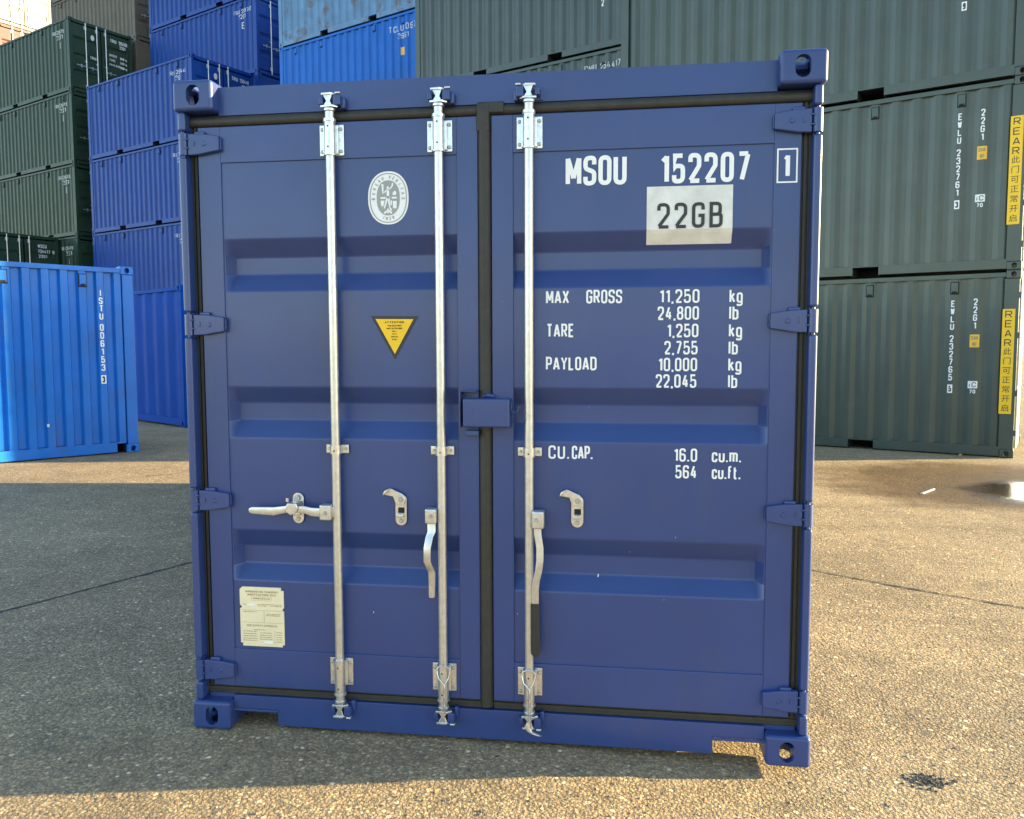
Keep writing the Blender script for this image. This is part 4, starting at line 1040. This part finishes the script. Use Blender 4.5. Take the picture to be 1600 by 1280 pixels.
# --- dark blue stacks at left
gC = 'dark blue containers in the front left stack'
pC, zC = (-13.2, 22.01), .49
hidden((*pC, zC), TH, 'navy_far', 'dark blue container, lowest tier of the left blue stack, hidden', group=gC)
cl = ['', 'dark blue container just above the lone royal blue one at left', 'dark blue container in the third tier of the left blue stack', 'dark blue container on top of the left blue stack, its door end showing']
for t in (1, 2, 3):
    e = container((*pC, zC + t * HH), TH, 'navy_far', cl[t], gC, pockets=((1.85, 2.21), (3.95, 4.31)))
    side_text(e, 'TRIU', .13, 1.24, .90, 2.08, gap=.2); side_text(e, '259448', .13, .84, .36, 2.08, gap=.1); side_text(e, '22G1', .15, .98, .62, 1.89)
    if t == 3:
        oval_end(e, .92, 2.11, .07, .10); end_text(e, 'TRIU', .13, 1.55, 1.80, 2.16); end_text(e, '259448', .13, 1.88, 2.24, 2.16); end_text(e, '22G1', .11, 1.95, 2.20, 1.99)
gF = 'dark blue containers in the taller stack behind'
pF, zF = (-11.94, 24.05), .49
for t in range(4): hidden((*pF, zF + t * HH), TH, 'navy_far', 'dark blue container, %s tier of the taller blue stack behind, hidden' % ORD[t], group=gF)
f5 = container((*pF, zF + 4 * HH), TH, 'navy_far', 'dark blue container with white number above the left blue stack', gF, pockets=((1.75, 2.11), (3.79, 4.15)))
f6 = container((*pF, zF + 5 * HH), TH, 'navy_far', 'dark blue container cut off by the top edge, highest of the blue ones', gF, pockets=((1.75, 2.11), (3.79, 4.15)))
side_text(f5, 'TRIU', .13, 1.20, .86, 2.10, gap=.2); side_text(f5, '259762', .13, .80, .28, 2.10, gap=.1); side_text(f5, '22G1', .15, .95, .58, 1.91); side_text(f5, 'E', .22, .80, .68, 1.58)
end_text(f5, 'TRIU', .13, 1.55, 1.80, 2.16)

# --- green stack at the far left
gD = 'forest green containers at the far left'
pD, zD = (-19.44, 24.88), .49
hidden((*pD, zD), TH, 'green', 'forest green container, lowest tier of the far left stack, hidden', group=gD)
dlab = ['', 'forest green container, second tier of the far left stack, just above the azure container', 'forest green container, third tier of the far left stack', 'forest green container, fourth tier of the far left stack', 'forest green container on top of the far left stack, whole door end visible']
for t in (1, 2, 3, 4):
    e = container((*pD, zD + t * HH), TH, 'green', dlab[t], gD, vents=(.60, 1.92, 4.15, 5.30), pockets=((1.65, 2.01), (3.85, 4.21)))
    side_text(e, 'TRIU', .13, 1.22, .88, 2.10, gap=.2); side_text(e, '295708', .13, .84, .34, 2.10, gap=.1); side_text(e, '22G1', .15, .86, .50, 1.90); side_text(e, 'E', .22, .72, .60, 1.58)
    if t == 4:
        oval_end(e, .90, 2.08, .07, .10); end_text(e, 'TRIU', .13, 1.58, 1.83, 2.14); end_text(e, '295708', .13, 1.92, 2.26, 2.14); end_text(e, '3', .12, 2.33, 2.38, 2.10); end_text(e, '22G1', .12, 1.95, 2.18, 1.98)
        for k, (a, b_) in enumerate((('GROSS', '30480'), ('TARE', '2180'), ('PAYLOAD', '28300'))): end_text(e, a, .09, 1.53, 1.53 + .06 * len(a), 1.62 - k * .17); end_text(e, b_, .09, 1.95, 2.12, 1.60 - k * .17); end_text(e, 'kg', .08, 2.16, 2.22, 1.60 - k * .17)
        end_text(e, 'TRIU', .11, .78, 1.02, 1.30)
c0 = at(pD, 1.2, -2.50)
d2lab = 'dark green container behind the azure one, door end with white rods toward us'
hidden((*c0, zD), TH, 'green', 'dark green container below the one whose doors show, hidden', group=gD)
e = container((*c0, zD + HH), TH, 'green', d2lab, gD)
end_text(e, 'WSCU', .13, 1.70, 2.02, 2.14); end_text(e, '734477', .13, 1.70, 2.14, 1.95); end_text(e, '8', .13, 2.22, 2.30, 1.95); end_text(e, '22G1', .12, 1.72, 2.02, 1.78)
gE = 'olive containers behind the green stack'
pE = at(pD, 0.0, 2.6)
for t in range(5): hidden((*pE, zD + t * HH), TH, 'olive', 'olive container, %s tier behind the green stack, hidden' % ORD[t], group=gE)
for t in (5, 6): container((*pE, zD + t * HH), TH, 'olive', ('olive grey ribbed container rising behind the top green one', 'olive container above the one behind the green stack, beyond the frame')[t - 5], gE)
# --- white and red containers beyond it
pW = at(pD, 10.6, 2.6); hW = 2.896
for t in range(5): hidden((*pW, zD + t * HH), TH, 'red_c', 'red container, %s tier beyond the green stack, hidden' % ORD[t])
container((*pW, zD + 5 * HH), TH, 'red_c', 'faded red container under the sunlit white one at the top left', Hc=hW, vents=())
container((*pW, zD + 5 * HH + hW), TH, 'white_c', 'sunlit white container with lock rods in the top left corner', Hc=hW, vents=())
# unseen rows added behind the bright blue stack to shade the dark blue ends
for r_, (dl_, dd) in enumerate(((0.2, 2.60), (.4, 5.20), (0.0, 7.8))):
    q = at(pG, dl_, dd)
    for t in range(6): hidden((*q, t * HH), TH, ('teal', 'navy_far', 'slate')[r_], '%s container of the unseen %s row added behind the bright blue stack for shade' % (ORD[t], ('first', 'second', 'third')[r_]), group='unseen containers added in the rows behind')
# --- single containers on the ground at left
eT = container((-6.296, 7.665, .091), -52.95, 'azure', 'azure blue container at the left edge, white number ISTU 006153 down its side', pitch=.2245, phase=.44 - .2245 * .195, vents=(.66, 1.60, 2.55), pockets=((.1785, .30), (2.05, 2.41), (3.65, 4.01)), post=.175)
column(eT, 'ISTU', .44, 2.265, 1.845, .050, sw=.17); column(eT, '006153', .44, 1.800, 1.145, .050, sw=.17)
quad_on(eT, 'lettering', .473, .407, .978, 1.095, 'white'); o = put(MB(), text_geo('3', .085, .036, sw=.2), side_fn(eT['_p'], eT['_ph'], .459, .993)).build('lettering', 'black', eT, smooth=0); o.location.y = -.003
quad_on(eT, 'paint_chip', 1.165, 1.140, .430, .470, 'farwhite')
eB = container((-7.465, 10.911, .104), 35.1, 'shaded', 'lone royal blue container between the azure one and the front container', pitch=.475, phase=.1, vents=(), pockets=())
# --- twin container coupled behind the front one
hidden((1.219, 6.060, 0.0), -90, 'navy', 'navy blue container coupled behind the front one and hidden by it', L=3.06)

# ------------------------------------------------------------------ small things on the ground
rnd = random.Random(11)
db = MB()
for k in range(150):
    a = rnd.uniform(0, 6.28); r_ = rnd.random() ** .7
    x = 1.643 + .085 * r_ * math.cos(a) * (1.2 if k % 3 else .6); y = .052 + .040 * r_ * math.sin(a) - (.05 if k % 5 == 0 else 0)
    s_ = rnd.uniform(.002, .010); h_ = rnd.uniform(.0015, .005)
    ang = rnd.uniform(0, 3.14); c_, n_ = math.cos(ang), math.sin(ang)
    base = [(x + (u * c_ - v * n_) * s_, y + (u * n_ + v * c_) * s_) for u, v in ((-1, -.5), (.2, -.8), (1, .1), (.3, .7), (-.7, .5))]
    zg = gz(x, y); db.add([(p[0], p[1], zg + .0005) for p in base] + [(x + (p[0] - x) * .6, y + (p[1] - y) * .6, zg + h_ * rnd.uniform(.6, 1.2)) for p in base], [tuple(range(5, 10))] + [(i, (i + 1) % 5, 5 + (i + 1) % 5, 5 + i) for i in range(5)])
tag(db.build('crumbled_debris', 'tar', None, smooth=0), 'small dark clump of crumbled debris on the sunlit ground, lower right', 'debris')
sp = MB(); a0 = Vector((3.619, 6.04)); a1 = Vector((3.838, 6.34)); dirv = (a1 - a0).normalized(); nv = Vector((-dirv.y, dirv.x)) * .018
sp.add([(a0 + nv).to_3d() + Vector((0, 0, .006)), (a0 - nv).to_3d() + Vector((0, 0, .012)), (a1 - nv).to_3d() + Vector((0, 0, .014)), (a1 + nv).to_3d() + Vector((0, 0, .006)),
        (a0 + nv).to_3d() + Vector((0, 0, .002)), (a0 - nv).to_3d() + Vector((0, 0, .003)), (a1 - nv).to_3d() + Vector((0, 0, .003)), (a1 + nv).to_3d() + Vector((0, 0, .002))],
       [(0, 1, 2, 3), (4, 7, 6, 5), (0, 4, 5, 1), (1, 5, 6, 2), (2, 6, 7, 3), (3, 7, 4, 0)])
tag(sp.build('white_strip', 'white', None, smooth=0), 'thin white strip lying on the damp ground at the right', 'litter')
# loose chips
cb = MB(); rnd = random.Random(3)
def chip(x, y, s):
    z = gz(x, y); h_ = s * rnd.uniform(.35, .8); a = rnd.uniform(0, 6.28); e = rnd.uniform(.5, 1)
    pts = [(x + s * math.cos(a + k * 1.571 + rnd.uniform(-.3, .3)) * (1 if k % 2 else e), y + s * math.sin(a + k * 1.571) * (1 if k % 2 else e), z + rnd.uniform(-.001, .002)) for k in range(4)]
    cb.add(pts + [(x + rnd.uniform(-.3, .3) * s, y + rnd.uniform(-.3, .3) * s, z + h_)], [(0, 1, 4), (1, 2, 4), (2, 3, 4), (3, 0, 4)])
for k in range(30000):
    d = .9 + 8 * rnd.random() ** 1.7; a = R(-8) + rnd.uniform(-.72, .72)
    x = .537 + d * 1.15 * math.sin(a); y = -3.05 + d * 1.15 * math.cos(a) + .8
    if -1.2 < x < 1.2 and 0.0 < y < 3: continue
    chip(x, y, rnd.uniform(.0018, .0048) * (1 if rnd.random() < .93 else rnd.uniform(1.5, 2.2)))
o = cb.build('stone_chips', 'chips', None, smooth=0); o['kind'] = 'stuff'; tag(o, 'loose stone chips scattered over the worn ground', 'gravel')
for e in [o for o in COL.objects if '_p' in o]:
    del e['_p']; del e['_ph']
